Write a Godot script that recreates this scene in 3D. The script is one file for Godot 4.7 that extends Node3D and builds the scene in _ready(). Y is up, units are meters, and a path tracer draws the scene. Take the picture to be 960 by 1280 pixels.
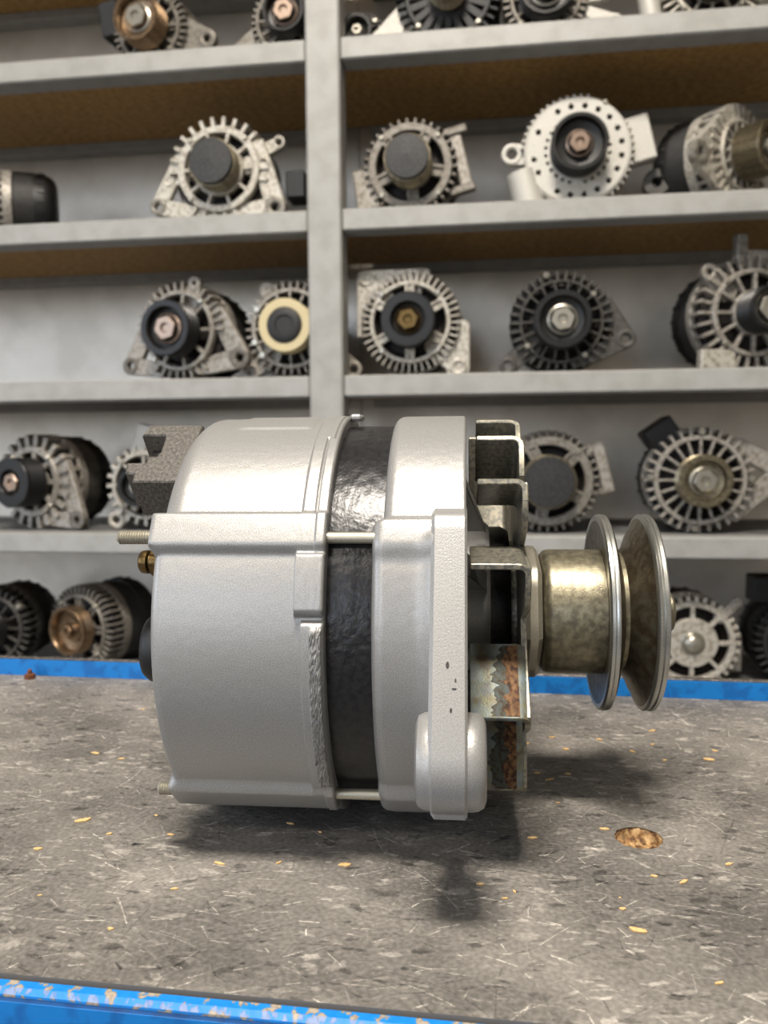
extends Node3D

const SHELF_YAW := -0.1378
const BENCH_YAW := -0.1508
const ALT_YAW := -0.0955
const SHELF_AT := Vector3(0, 0, -1.05)
const ROWS := [0.622, 0.4185, 0.2155, 0.0155, -0.185]

var M := {}
var taken := {}


# ---------------------------------------------------------------- mesh building
class MB:
	var v := PackedVector3Array()
	var n := PackedVector3Array()
	var uv := PackedVector2Array()
	var xf := Transform3D()

	func tri(a: Vector3, b: Vector3, c: Vector3, na: Vector3, nb: Vector3, nc: Vector3, ua := Vector2.ZERO, ub := Vector2.ZERO, uc := Vector2.ZERO) -> void:
		if (b - a).cross(c - a).dot(na + nb + nc) * xf.basis.determinant() > 0.0:
			v.append(xf * a); v.append(xf * c); v.append(xf * b)
			n.append(xf.basis * na); n.append(xf.basis * nc); n.append(xf.basis * nb)
			uv.append(ua); uv.append(uc); uv.append(ub)
		else:
			v.append(xf * a); v.append(xf * b); v.append(xf * c)
			n.append(xf.basis * na); n.append(xf.basis * nb); n.append(xf.basis * nc)
			uv.append(ua); uv.append(ub); uv.append(uc)

	func quad(a: Vector3, b: Vector3, c: Vector3, d: Vector3, nn: Vector3) -> void:
		tri(a, b, c, nn, nn, nn)
		tri(a, c, d, nn, nn, nn)

	func quad_n(a: Vector3, b: Vector3, c: Vector3, d: Vector3, na: Vector3, nb: Vector3, nc: Vector3, nd: Vector3) -> void:
		tri(a, b, c, na, nb, nc)
		tri(a, c, d, na, nc, nd)

	func mesh() -> ArrayMesh:
		var a := []
		a.resize(Mesh.ARRAY_MAX)
		a[Mesh.ARRAY_VERTEX] = v
		a[Mesh.ARRAY_NORMAL] = n
		a[Mesh.ARRAY_TEX_UV] = uv
		var m := ArrayMesh.new()
		m.add_surface_from_arrays(Mesh.PRIMITIVE_TRIANGLES, a)
		return m

	# chamfered box
	func box(c: Vector3, s: Vector3, b := 0.0, turn := Basis()) -> void:
		var h := s * 0.5
		b = minf(b, minf(h.x, minf(h.y, h.z)) * 0.9)
		var p := func(sx: int, sy: int, sz: int, k: int) -> Vector3:
			var q := Vector3(sx * (h.x - (0.0 if k == 0 else b)), sy * (h.y - (0.0 if k == 1 else b)), sz * (h.z - (0.0 if k == 2 else b)))
			return c + turn * q
		for s1 in [-1, 1]:
			quad(p.call(s1, -1, -1, 0), p.call(s1, 1, -1, 0), p.call(s1, 1, 1, 0), p.call(s1, -1, 1, 0), turn * Vector3(s1, 0, 0))
			quad(p.call(-1, s1, -1, 1), p.call(1, s1, -1, 1), p.call(1, s1, 1, 1), p.call(-1, s1, 1, 1), turn * Vector3(0, s1, 0))
			quad(p.call(-1, -1, s1, 2), p.call(1, -1, s1, 2), p.call(1, 1, s1, 2), p.call(-1, 1, s1, 2), turn * Vector3(0, 0, s1))
			if b > 0.0:
				for s2 in [-1, 1]:
					quad(p.call(s1, s2, -1, 0), p.call(s1, s2, 1, 0), p.call(s1, s2, 1, 1), p.call(s1, s2, -1, 1), turn * Vector3(s1, s2, 0).normalized())
					quad(p.call(s1, -1, s2, 0), p.call(s1, 1, s2, 0), p.call(s1, 1, s2, 2), p.call(s1, -1, s2, 2), turn * Vector3(s1, 0, s2).normalized())
					quad(p.call(-1, s1, s2, 1), p.call(1, s1, s2, 1), p.call(1, s1, s2, 2), p.call(-1, s1, s2, 2), turn * Vector3(0, s1, s2).normalized())
					for s3 in [-1, 1]:
						var nn: Vector3 = turn * Vector3(s1, s2, s3).normalized()
						tri(p.call(s1, s2, s3, 0), p.call(s1, s2, s3, 1), p.call(s1, s2, s3, 2), nn, nn, nn)

	# profile of (radius, along); outside is on the side of (da, -dr). axis z (front +z) or x
	func lathe(prof: Array, seg := 48, along_x := false, from := 0.0, to := TAU, smooth_deg := 40.0) -> void:
		var k := prof.size() - 1
		var sn: Array[Vector2] = []
		for i in k:
			var d: Vector2 = prof[i + 1] - prof[i]
			sn.append(Vector2(d.y, -d.x).normalized())
		for i in k:
			if (prof[i] as Vector2).distance_to(prof[i + 1]) < 1e-7:
				continue
			var n0 := sn[i]
			var n1 := sn[i]
			if i > 0 and rad_to_deg(absf(sn[i].angle_to(sn[i - 1]))) < smooth_deg:
				n0 = (sn[i] + sn[i - 1]).normalized()
			if i < k - 1 and rad_to_deg(absf(sn[i].angle_to(sn[i + 1]))) < smooth_deg:
				n1 = (sn[i] + sn[i + 1]).normalized()
			for j in seg:
				var t0 := from + (to - from) * j / seg
				var t1 := from + (to - from) * (j + 1) / seg
				var a := spin(prof[i], t0, along_x)
				var b := spin(prof[i], t1, along_x)
				var c := spin(prof[i + 1], t1, along_x)
				var d := spin(prof[i + 1], t0, along_x)
				if prof[i].x > 1e-7:
					tri(a, b, c, spin(n0, t0, along_x), spin(n0, t1, along_x), spin(n1, t1, along_x))
				if prof[i + 1].x > 1e-7:
					tri(a, c, d, spin(n0, t0, along_x), spin(n1, t1, along_x), spin(n1, t0, along_x))

	func spin(p: Vector2, t: float, along_x: bool) -> Vector3:
		return Vector3(p.y, p.x * sin(t), p.x * cos(t)) if along_x else Vector3(p.x * cos(t), p.x * sin(t), p.y)

	# extruded outline in xy, from z0 to z1, edges at z1 chamfered
	func plate(pts: PackedVector2Array, z0: float, z1: float, b := 0.0, hole := PackedVector2Array()) -> void:
		if Geometry2D.is_polygon_clockwise(pts):
			pts = pts.duplicate()
			pts.reverse()
		var k := pts.size()
		var out := PackedVector2Array()
		var inset := PackedVector2Array()
		for i in k:
			var e0 := (pts[i] - pts[i - 1]).normalized()
			var e1 := (pts[(i + 1) % k] - pts[i]).normalized()
			var w := (Vector2(e0.y, -e0.x) + Vector2(e1.y, -e1.x)).normalized()
			out.append(w)
			inset.append(pts[i] - w * b / maxf(0.5, w.dot(Vector2(e1.y, -e1.x))))
		for i in k:
			var j := (i + 1) % k
			var e := (pts[j] - pts[i]).normalized()
			var w := Vector2(e.y, -e.x)
			var wi := out[i] if out[i].dot(w) > 0.85 else w
			var wj := out[j] if out[j].dot(w) > 0.85 else w
			quad_n(v3(pts[i], z0), v3(pts[j], z0), v3(pts[j], z1 - b), v3(pts[i], z1 - b), v3(wi, 0), v3(wj, 0), v3(wj, 0), v3(wi, 0))
			if b > 0.0:
				quad(v3(pts[i], z1 - b), v3(pts[j], z1 - b), v3(inset[j], z1), v3(inset[i], z1), v3(w, 1).normalized())
		if hole.is_empty():
			var t := Geometry2D.triangulate_polygon(inset)
			for i in range(0, t.size(), 3):
				tri(v3(inset[t[i]], z1), v3(inset[t[i + 1]], z1), v3(inset[t[i + 2]], z1), Vector3.BACK, Vector3.BACK, Vector3.BACK)
				tri(v3(pts[t[i]], z0), v3(pts[t[i + 1]], z0), v3(pts[t[i + 2]], z0), Vector3.FORWARD, Vector3.FORWARD, Vector3.FORWARD)
		else:   # the hole has as many points as the outline, in step with it
			for i in k:
				var j := (i + 1) % k
				quad(v3(inset[i], z1), v3(inset[j], z1), v3(hole[j], z1), v3(hole[i], z1), Vector3.BACK)
				quad(v3(pts[i], z0), v3(pts[j], z0), v3(hole[j], z0), v3(hole[i], z0), Vector3.FORWARD)
				var c := Vector2.ZERO
				for q in hole:
					c += q / k
				quad_n(v3(hole[i], z0), v3(hole[j], z0), v3(hole[j], z1), v3(hole[i], z1), v3((c - hole[i]).normalized(), 0), v3((c - hole[j]).normalized(), 0), v3((c - hole[j]).normalized(), 0), v3((c - hole[i]).normalized(), 0))

	func v3(p: Vector2, z: float) -> Vector3:
		return Vector3(p.x, p.y, z)

	# a lug: hull of a boss circle (with a bore) and a circle of radius ra at q
	func ear(p: Vector2, rb: float, rh: float, q: Vector2, ra: float, z0: float, z1: float, b := 0.001) -> void:
		var pts := PackedVector2Array()
		var hole := PackedVector2Array()
		var all := PackedVector2Array()
		for i in 24:
			var d := Vector2.from_angle(TAU * i / 24)
			all.append(p + d * rb)
			all.append(q + d * ra)
		var hull := Geometry2D.convex_hull(all)
		for i in 36:
			var d := Vector2.from_angle(TAU * i / 36)
			hole.append(p + d * rh)
			var best := p + d * rb
			for j in hull.size() - 1:
				var x = Geometry2D.segment_intersects_segment(p, p + d * 500.0, hull[j], hull[j + 1])
				if x != null:
					best = x
			pts.append(best)
		plate(pts, z0, z1, b, hole)

	# a bar that runs outward at an angle from r0 to r1, depth z0..z1
	func ray_bar(ang: float, r0: float, r1: float, w: float, z0: float, z1: float, b := 0.0, w1 := -1.0) -> void:
		var d := Vector2.from_angle(ang)
		var s := Vector2(-d.y, d.x)
		w1 = w if w1 < 0.0 else w1
		plate(PackedVector2Array([d * r0 - s * w / 2, d * r1 - s * w1 / 2, d * r1 + s * w1 / 2, d * r0 + s * w / 2]), z0, z1, b)

	func hexagon(r: float, z0: float, z1: float, bore := 0.0, ch := 0.0, turn := 0.0, along_x := false) -> void:
		var pts := PackedVector2Array()
		var hole := PackedVector2Array()
		for i in 24:
			var t := TAU * i / 24 + turn
			var loc := fmod(TAU * i / 24, TAU / 6) - TAU / 12
			pts.append(Vector2.from_angle(t) * minf(r, r * 0.885 / cos(loc)))
			hole.append(Vector2.from_angle(t) * bore)
		var keep := xf
		if along_x:
			xf = xf * Transform3D(Basis(Vector3(0, 0, -1), Vector3(0, 1, 0), Vector3(1, 0, 0)), Vector3.ZERO)
		plate(pts, z0, z1, ch, hole if bore > 0.0 else PackedVector2Array())
		xf = keep

	# a sheet of points given row by row; normals by differences; side +1 or -1 turns them over
	func sheet(rows: Array, wrap: bool, side := 1.0) -> void:
		var nr := rows.size()
		var nc: int = rows[0].size()
		var nn: Array = []
		for i in nr:
			var line := PackedVector3Array()
			line.resize(nc)
			for j in nc:
				var a: Vector3 = rows[mini(i + 1, nr - 1)][j] - rows[maxi(i - 1, 0)][j]
				var jp := (j + 1) % nc if wrap else mini(j + 1, nc - 1)
				var jm := (j - 1 + nc) % nc if wrap else maxi(j - 1, 0)
				var b: Vector3 = rows[i][jp] - rows[i][jm]
				line[j] = a.cross(b).normalized() * side
			nn.append(line)
		for i in nr - 1:
			for j in (nc if wrap else nc - 1):
				var k := (j + 1) % nc
				quad_n(rows[i][j], rows[i + 1][j], rows[i + 1][k], rows[i][k], nn[i][j], nn[i + 1][j], nn[i + 1][k], nn[i][k])


# ---------------------------------------------------------------- scene helpers
func numbered(called: String) -> String:
	taken[called] = taken.get(called, -1) + 1
	return called if taken[called] == 0 else "%s_%03d" % [called, taken[called]]


func thing(called: String, label: String, category: String, at := Vector3.ZERO, turn := 0.0, group := "") -> Node3D:
	var o := Node3D.new()
	o.name = numbered(called)
	add_child(o)
	o.position = at
	o.rotation.y = turn
	tag(o, label, category, group)
	return o


func tag(o: Node3D, label: String, category: String, group := "") -> void:
	o.set_meta("label", label)
	o.set_meta("category", category)
	if group:
		o.set_meta("group", group)


func part(called: String, b: MB, m: Material, parent: Node3D, t := Transform3D(), label := "") -> MeshInstance3D:
	return shaped(called, b.mesh(), m, parent, t, label)


func shaped(called: String, mesh: Mesh, m: Material, parent: Node3D, t := Transform3D(), label := "") -> MeshInstance3D:
	var o := MeshInstance3D.new()
	o.name = called
	o.mesh = mesh
	o.material_override = m
	o.transform = t
	o.cast_shadow = GeometryInstance3D.SHADOW_CASTING_SETTING_ON
	parent.add_child(o, true)
	if label:
		o.set_meta("label", label)
	return o


func struct(called: String, b: MB, m: Material, at := Vector3.ZERO, turn := 0.0) -> MeshInstance3D:
	var o := part(called, b, m, self, Transform3D(Basis(Vector3.UP, turn), at))
	o.set_meta("kind", "structure")
	return o


func noise(freq: float, octaves := 4, seed_no := 1, kind := FastNoiseLite.TYPE_SIMPLEX_SMOOTH) -> FastNoiseLite:
	var f := FastNoiseLite.new()
	f.seed = seed_no
	f.noise_type = kind
	f.frequency = freq
	f.fractal_octaves = octaves
	return f


func noise_tex(f: FastNoiseLite, colors := [], stops := [], normal := 0.0, size := 512) -> NoiseTexture2D:
	var t := NoiseTexture2D.new()
	t.width = size
	t.height = size
	t.seamless = true
	t.noise = f
	if normal > 0.0:
		t.as_normal_map = true
		t.bump_strength = normal
	if colors:
		var g := Gradient.new()
		g.offsets = PackedFloat32Array(stops)
		g.colors = PackedColorArray(colors)
		t.color_ramp = g
	return t


func mat(color: Color, rough := 0.6, metal := 0.0, albedo: Texture2D = null, normal: Texture2D = null, scale := 20.0, strength := 1.0) -> StandardMaterial3D:
	var m := StandardMaterial3D.new()
	m.albedo_color = color
	m.roughness = rough
	m.metallic = metal
	m.uv1_triplanar = true
	m.uv1_scale = Vector3.ONE * scale
	if albedo:
		m.albedo_texture = albedo
	if normal:
		m.normal_enabled = true
		m.normal_texture = normal
		m.normal_scale = strength
	return m


func _ready() -> void:
	view_and_light()
	materials()
	room()
	lamps()
	rack()
	bench()
	main_alternator()
	shelf_alternators()
	crumbs()


# ---------------------------------------------------------------- camera, sky, exposure
func view_and_light() -> void:
	var cam := Camera3D.new()
	cam.name = "camera"
	add_child(cam)
	var at := CameraAttributesPhysical.new()
	at.frustum_focal_length = 19.688
	at.frustum_focus_distance = 0.245
	at.exposure_aperture = 13.0
	at.frustum_near = 0.02
	at.frustum_far = 60.0
	cam.attributes = at
	cam.fov = 62.728
	cam.near = 0.02
	cam.far = 60.0
	cam.transform = Transform3D(Basis(Vector3.RIGHT, -0.0744) * Basis(Vector3.BACK, -0.0078), Vector3(0, 0.123, 0))
	cam.current = true
	var e := Environment.new()
	e.background_mode = Environment.BG_SKY
	var sky := ProceduralSkyMaterial.new()
	sky.sky_top_color = Color(0.77, 0.825, 0.92)
	sky.sky_horizon_color = Color(0.90, 0.925, 0.95)
	sky.ground_horizon_color = Color(0.55, 0.55, 0.54)
	sky.ground_bottom_color = Color(0.42, 0.42, 0.41)
	sky.sky_energy_multiplier = 2.3
	sky.ground_energy_multiplier = 1.2
	e.sky = Sky.new()
	e.sky.sky_material = sky
	e.tonemap_mode = Environment.TONE_MAPPER_LINEAR
	e.tonemap_exposure = 0.76
	e.sdfgi_enabled = true
	e.ssao_enabled = true
	e.ssil_enabled = true
	var w := WorldEnvironment.new()
	w.name = "world_environment"
	w.environment = e
	add_child(w)


# lamp panels under the ceiling: place in the room, size, energy
const PANELS := [
	[Vector3(-0.15, 1.92, 0.33), Vector2(0.52, 0.30), 11.0, "ceiling light panel right above the workbench"],
	[Vector3(-1.3, 1.92, 1.7), Vector2(1.2, 0.3), 3.6, "long ceiling light panel nearer to the open doorway"],
	[Vector3(0.9, 1.92, 2.1), Vector2(1.2, 0.3), 0.4, "long ceiling light panel far from the doorway"],
]


func lamps() -> void:
	for p in PANELS:
		var t := thing("ceiling_light", p[3], "light", p[0], SHELF_YAW, "ceiling light panels")
		var s: Vector2 = p[1]
		var f := MB.new()
		f.box(Vector3(0, 0.035, 0), Vector3(s.x + 0.04, 0.05, s.y + 0.04), 0.006)
		part("lamp_housing", f, M.white_metal, t)
		var d := MB.new()
		d.box(Vector3(0, 0.006, 0), Vector3(s.x, 0.008, s.y), 0.002)
		part("lamp_diffuser", d, M.lamp, t)
		var l := AreaLight3D.new()
		l.name = "panel_light"
		l.area_size = s
		l.light_color = Color(1.0, 0.965, 0.915)
		l.light_energy = p[2]
		l.shadow_enabled = true
		l.area_range = 9.0
		l.rotation.x = -PI / 2
		l.position.y = -0.004
		t.add_child(l)


# ---------------------------------------------------------------- materials
func materials() -> void:
	var fine := noise_tex(noise(0.13, 2, 3), [], [], 1.2)
	var grain := noise_tex(noise(0.2, 2, 5), [], [], 2.0)
	var lumps := noise_tex(noise(0.02, 4, 8), [], [], 3.0)
	var speck := noise_tex(noise(0.06, 5, 11), [Color(0.90, 0.90, 0.90), Color(0.98, 0.98, 0.98), Color(1, 1, 1)], [0.25, 0.5, 0.75])
	var grime := noise_tex(noise(0.018, 5, 21), [Color(0.76, 0.74, 0.71), Color(0.93, 0.92, 0.90), Color(1, 1, 1)], [0.2, 0.42, 0.65])
	var flake := noise_tex(noise(0.13, 3, 13), [Color(0.86, 0.86, 0.86), Color(1, 1, 1)], [0.3, 0.7])
	M.silver = mat(Color(0.63, 0.625, 0.615), 0.4, 0.45, flake, fine, 32.0, 0.5)
	M.cast = mat(Color(0.80, 0.80, 0.795), 0.42, 0.55, speck, grain, 40.0, 1.0)
	var worn := noise_tex(noise(0.03, 5, 31), [Color(0.72, 0.72, 0.75), Color(1, 1, 1), Color(1.0, 0.97, 0.93)], [0.35, 0.55, 0.7])
	M.stator = mat(Color(0.135, 0.135, 0.142), 0.33, 0.25, worn, lumps, 22.0, 0.7)
	M.rod = mat(Color(0.45, 0.42, 0.38), 0.35, 0.9, speck, fine, 60.0, 0.6)
	M.stud = mat(Color(0.72, 0.70, 0.64), 0.42, 0.7, speck, fine, 60.0, 0.4)
	var soot := noise_tex(noise(0.02, 5, 41), [Color(0.72, 0.70, 0.67), Color(0.88, 0.86, 0.79), Color(1, 0.99, 0.93)], [0.25, 0.5, 0.75])
	M.zinc = mat(Color(0.57, 0.555, 0.505), 0.4, 0.8, soot, fine, 26.0, 0.5)
	M.rim = mat(Color(0.74, 0.74, 0.72), 0.3, 0.95, speck, fine, 50.0, 0.4)
	var belt := noise_tex(noise(0.03, 4, 44), [Color(0.72, 0.68, 0.61), Color(0.88, 0.84, 0.77), Color(1, 1, 0.96)], [0.3, 0.5, 0.7])
	M.groove = mat(Color(0.50, 0.48, 0.44), 0.34, 0.85, belt, fine, 14.0, 0.4)
	M.fan = mat(Color(0.56, 0.55, 0.50), 0.42, 0.55, worn, fine, 30.0, 0.5)
	var raw := noise_tex(noise(0.03, 5, 82), [Color(0.30, 0.19, 0.10), Color(0.66, 0.49, 0.30), Color(0.86, 0.74, 0.55)], [0.3, 0.5, 0.7])
	var rust := noise_tex(noise(0.016, 5, 52), [Color(0.36, 0.27, 0.20), Color(0.44, 0.42, 0.36), Color(0.54, 0.53, 0.41), Color(0.50, 0.55, 0.56), Color(0.54, 0.59, 0.60)], [0.24, 0.34, 0.44, 0.56, 0.75])
	M.fan_rust = mat(Color(0.9, 0.9, 0.9), 0.55, 0.35, rust, grain, 14.0, 0.4)
	M.scale = mat(Color(0.52, 0.51, 0.50), 0.6, 0.4, rust, grain, 60.0, 1.0)
	M.rust = mat(Color(0.56, 0.50, 0.46), 0.75, 0.1, raw, grain, 26.0, 0.7)
	var dusty := noise_tex(noise(0.05, 5, 61), [Color(0.55, 0.54, 0.52), Color(0.85, 0.82, 0.78), Color(1, 1, 1)], [0.35, 0.55, 0.75])
	M.plug = mat(Color(0.37, 0.355, 0.335), 0.42, 0.0, dusty, grain, 30.0, 0.8)
	M.black = mat(Color(0.05, 0.05, 0.052), 0.5, 0.0, dusty, fine, 20.0, 0.5)
	M.brass = mat(Color(0.46, 0.38, 0.25), 0.35, 0.9, soot, fine, 60.0, 0.4)
	M.dark = mat(Color(0.04, 0.038, 0.036), 0.7, 0.2, grime, null, 12.0)
	# the used alternators
	M.alu_clean = mat(Color(0.74, 0.72, 0.68), 0.45, 0.35, grime, grain, 12.0, 0.25)
	M.alu_dull = mat(Color(0.62, 0.60, 0.57), 0.5, 0.35, grime, grain, 12.0, 0.25)
	M.alu_grey = mat(Color(0.52, 0.50, 0.47), 0.5, 0.35, grime, grain, 12.0, 0.25)
	M.alu_dark = mat(Color(0.30, 0.29, 0.275), 0.5, 0.35, grime, grain, 12.0, 0.25)
	M.core = mat(Color(0.17, 0.165, 0.16), 0.55, 0.3, grime, grain, 14.0, 0.5)
	M.cover = mat(Color(0.12, 0.12, 0.12), 0.55, 0.0, grime, fine, 14.0, 0.5)
	M.windings = mat(Color(0.10, 0.07, 0.055), 0.6, 0.2, grime, null, 20.0)
	M.pulley_dark = mat(Color(0.15, 0.15, 0.152), 0.36, 0.3, dusty, fine, 18.0, 0.4)
	M.pulley_steel = mat(Color(0.60, 0.57, 0.51), 0.35, 0.9, soot, fine, 18.0, 0.4)
	M.pulley_bronze = mat(Color(0.60, 0.51, 0.43), 0.3, 0.9, soot, fine, 18.0, 0.4)
	M.cap = mat(Color(0.20, 0.20, 0.20), 0.5, 0.0, dusty, fine, 10.0, 0.4)
	M.cream = mat(Color(0.80, 0.74, 0.58), 0.5, 0.0, speck, fine, 18.0, 0.4)
	M.nut = mat(Color(0.70, 0.68, 0.63), 0.32, 0.8, speck, null, 30.0)
	M.copper_nut = mat(Color(0.62, 0.54, 0.48), 0.32, 0.8, speck, null, 30.0)
	M.white_cast = mat(Color(0.77, 0.755, 0.72), 0.5, 0.2, speck, grain, 14.0, 0.5)
	# rack, bench and room
	var streak := noise_tex(noise(0.012, 5, 71), [Color(0.94, 0.94, 0.93), Color(0.98, 0.98, 0.975), Color(1, 1, 1)], [0.25, 0.5, 0.7])
	M.rack_grey = mat(Color(0.62, 0.615, 0.60), 0.5, 0.1, streak, fine, 4.0, 0.3)
	M.panel_grey = mat(Color(0.86, 0.83, 0.785), 0.36, 0.4, streak, lumps, 1.6, 0.12)
	M.liner = mat(Color(0.42, 0.42, 0.42), 0.6, 0.1, grime, fine, 6.0, 0.3)
	var fibre := noise_tex(noise(0.03, 5, 74), [Color(0.84, 0.81, 0.76), Color(0.94, 0.92, 0.9), Color(1, 1, 1)], [0.2, 0.5, 0.75])
	M.board = mat(Color(0.72, 0.57, 0.34), 0.7, 0.0, fibre, fine, 5.0, 0.4)
	var paint := noise_tex(noise(0.02, 5, 77), [Color(0.80, 0.84, 0.88), Color(1, 1, 1), Color(1, 1, 1)], [0.3, 0.5, 0.8])
	M.blue = mat(Color(0.0, 0.43, 0.72), 0.42, 0.0, paint, lumps, 9.0, 0.25)
	var chips := noise_tex(noise(0.035, 5, 79), [Color(0.03, 0.44, 0.76), Color(0.08, 0.48, 0.80), Color(0.50, 0.44, 0.38), Color(0.62, 0.58, 0.52)], [0.0, 0.64, 0.655, 0.78])
	M.blue_worn = mat(Color(1, 1, 1), 0.45, 0.0, chips, lumps, 14.0, 0.4)
	M.bare_edge = mat(Color(0.50, 0.49, 0.48), 0.45, 0.5, dusty, fine, 14.0, 0.4)
	M.wood = mat(Color(0.86, 0.72, 0.50), 0.75, 0.0, fibre, fine, 60.0, 0.6)
	M.raw_wood = mat(Color(0.80, 0.78, 0.75), 0.8, 0.0, raw, grain, 22.0, 0.6)
	M.rusty = mat(Color(0.42, 0.24, 0.11), 0.7, 0.2, grime, grain, 80.0, 0.8)
	M.wall = mat(Color(0.74, 0.73, 0.71), 0.8, 0.0, streak, null, 0.6)
	M.ceiling = mat(Color(0.82, 0.81, 0.79), 0.85, 0.0, streak, null, 0.6)
	M.floor = mat(Color(0.46, 0.45, 0.44), 0.6, 0.0, grime, null, 0.8)
	M.white_metal = mat(Color(0.85, 0.85, 0.85), 0.5)
	var lamp := StandardMaterial3D.new()
	lamp.albedo_color = Color(0.9, 0.9, 0.9)
	lamp.emission_enabled = true
	lamp.emission = Color(1.0, 0.965, 0.915)
	lamp.emission_energy_multiplier = 2.5
	M.lamp = lamp
	M.bench_top = bench_material()


func bench_material() -> StandardMaterial3D:
	var w := 2048
	var h := 1024
	var px := PackedFloat32Array()
	var a := noise(0.004, 4, 101).get_image(w, h).get_data()
	var b := noise(0.12, 4, 102).get_image(w, h).get_data()
	var st := noise(0.03, 3, 103)
	px.resize(w * h)
	for y in h:
		for x in w:
			var i := y * w + x
			px[i] = 0.41 + (a[i] - 128) * 0.0007 + (b[i] - 128) * 0.0006
	var r := RandomNumberGenerator.new()
	r.seed = 4711
	# worn flakes and dark pits, mostly stretched along the bench
	for k in 7500:
		var cx := r.randf() * w
		var cy := r.randf() * h
		var big := r.randf()
		var la := r.randf_range(2.0, 5.5) + 13.0 * big * big * big
		var lb := la * r.randf_range(0.2, 0.55)
		var t := r.randfn(0.0, 0.35)
		var d := r.randf_range(0.03, 0.15) if k % 5 < 3 else r.randf_range(-0.14, -0.04)
		var e := r.randf_range(0.5, 1.0)
		var reach := int(la + 2)
		for dy in range(-reach, reach + 1):
			for dx in range(-reach, reach + 1):
				var u := (dx * cos(t) + dy * sin(t)) / la
				var q := (-dx * sin(t) + dy * cos(t)) / lb
				var rr := u * u + q * q + st.get_noise_2d(cx * 3 + dx * 4, cy * 3 + dy * 4) * 0.7
				if rr < e:
					var i := posmod(int(cy) + dy, h) * w + posmod(int(cx) + dx, w)
					px[i] += d * minf(1.0, (e - rr) * 3.0)
	# scratches
	for k in 7000:
		var x := r.randf() * w
		var y := r.randf() * h
		var t := r.randfn(0.0, 0.45) if r.randf() < 0.75 else r.randf() * TAU
		var long := r.randf()
		var steps := int(7 + 24 * r.randf() + 130 * pow(long, 22.0))
		var bend := r.randfn(0.0, 0.004)
		var d := (0.04 + 0.30 * pow(r.randf(), 2.0)) if r.randf() < 0.78 else -0.13
		var wide := r.randf() < 0.25
		var f0 := r.randf() * 90.0
		for s in steps:
			x += cos(t)
			y += sin(t)
			t += bend
			var fade := clampf(0.65 + 1.5 * st.get_noise_1d(f0 + s * 3.0), 0.0, 1.0)
			var i := posmod(int(y), h) * w + posmod(int(x), w)
			px[i] = minf(0.86, px[i] + d * fade)
			if wide:
				px[posmod(int(y) + 1, h) * w + posmod(int(x), w)] += d * 0.6 * fade
	var data := PackedByteArray()
	data.resize(w * h * 3)
	for i in w * h:
		var g := clampf(px[i], 0.06, 0.9)
		data[i * 3] = int(255.0 * minf(1.0, g * 1.02))
		data[i * 3 + 1] = int(255.0 * minf(1.0, g * 0.985))
		data[i * 3 + 2] = int(255.0 * minf(1.0, g * 0.935))
	var im := Image.create_from_data(w, h, false, Image.FORMAT_RGB8, data)
	var m := StandardMaterial3D.new()
	m.albedo_texture = ImageTexture.create_from_image(im)
	m.roughness = 0.55
	m.metallic_specular = 0.45
	return m


# ---------------------------------------------------------------- room
func room() -> void:
	# all in the frame of the rack: u along it, w from its front towards the viewer
	var slab := func(called: String, lo: Vector3, hi: Vector3, m: Material) -> MeshInstance3D:
		var b := MB.new()
		b.box((lo + hi) / 2, hi - lo)
		return struct(called, b, m, SHELF_AT, SHELF_YAW)
	slab.call("floor", Vector3(-3.0, -1.05, -0.5), Vector3(2.6, -0.95, 4.4), M.floor)
	slab.call("ceiling", Vector3(-3.0, 2.02, -0.5), Vector3(2.6, 2.12, 4.4), M.ceiling)
	slab.call("wall_back", Vector3(-3.0, -0.95, -0.5), Vector3(2.6, 2.02, -0.36), M.wall)
	slab.call("wall_right", Vector3(2.5, -0.95, -0.36), Vector3(2.6, 2.02, 4.4), M.wall)
	# the wall behind the viewer has a wide open roller doorway
	slab.call("wall_front", Vector3(-3.0, -0.95, 4.3), Vector3(-2.5, 2.02, 4.4), M.wall)
	slab.call("wall_front", Vector3(-0.3, -0.95, 4.3), Vector3(2.5, 2.02, 4.4), M.wall)
	slab.call("wall_front", Vector3(-2.5, 1.65, 4.3), Vector3(-0.3, 2.02, 4.4), M.wall)
	slab.call("wall_left", Vector3(-3.0, -0.95, -0.36), Vector3(-2.9, 2.02, 1.0), M.wall)
	slab.call("wall_left", Vector3(-3.0, -0.95, 3.4), Vector3(-2.9, 2.02, 4.3), M.wall)
	slab.call("wall_left", Vector3(-3.0, 1.65, 1.0), Vector3(-2.9, 2.02, 3.4), M.wall)
	slab.call("wall_left", Vector3(-3.0, -0.95, 1.0), Vector3(-2.9, -0.1, 3.4), M.wall)


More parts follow.
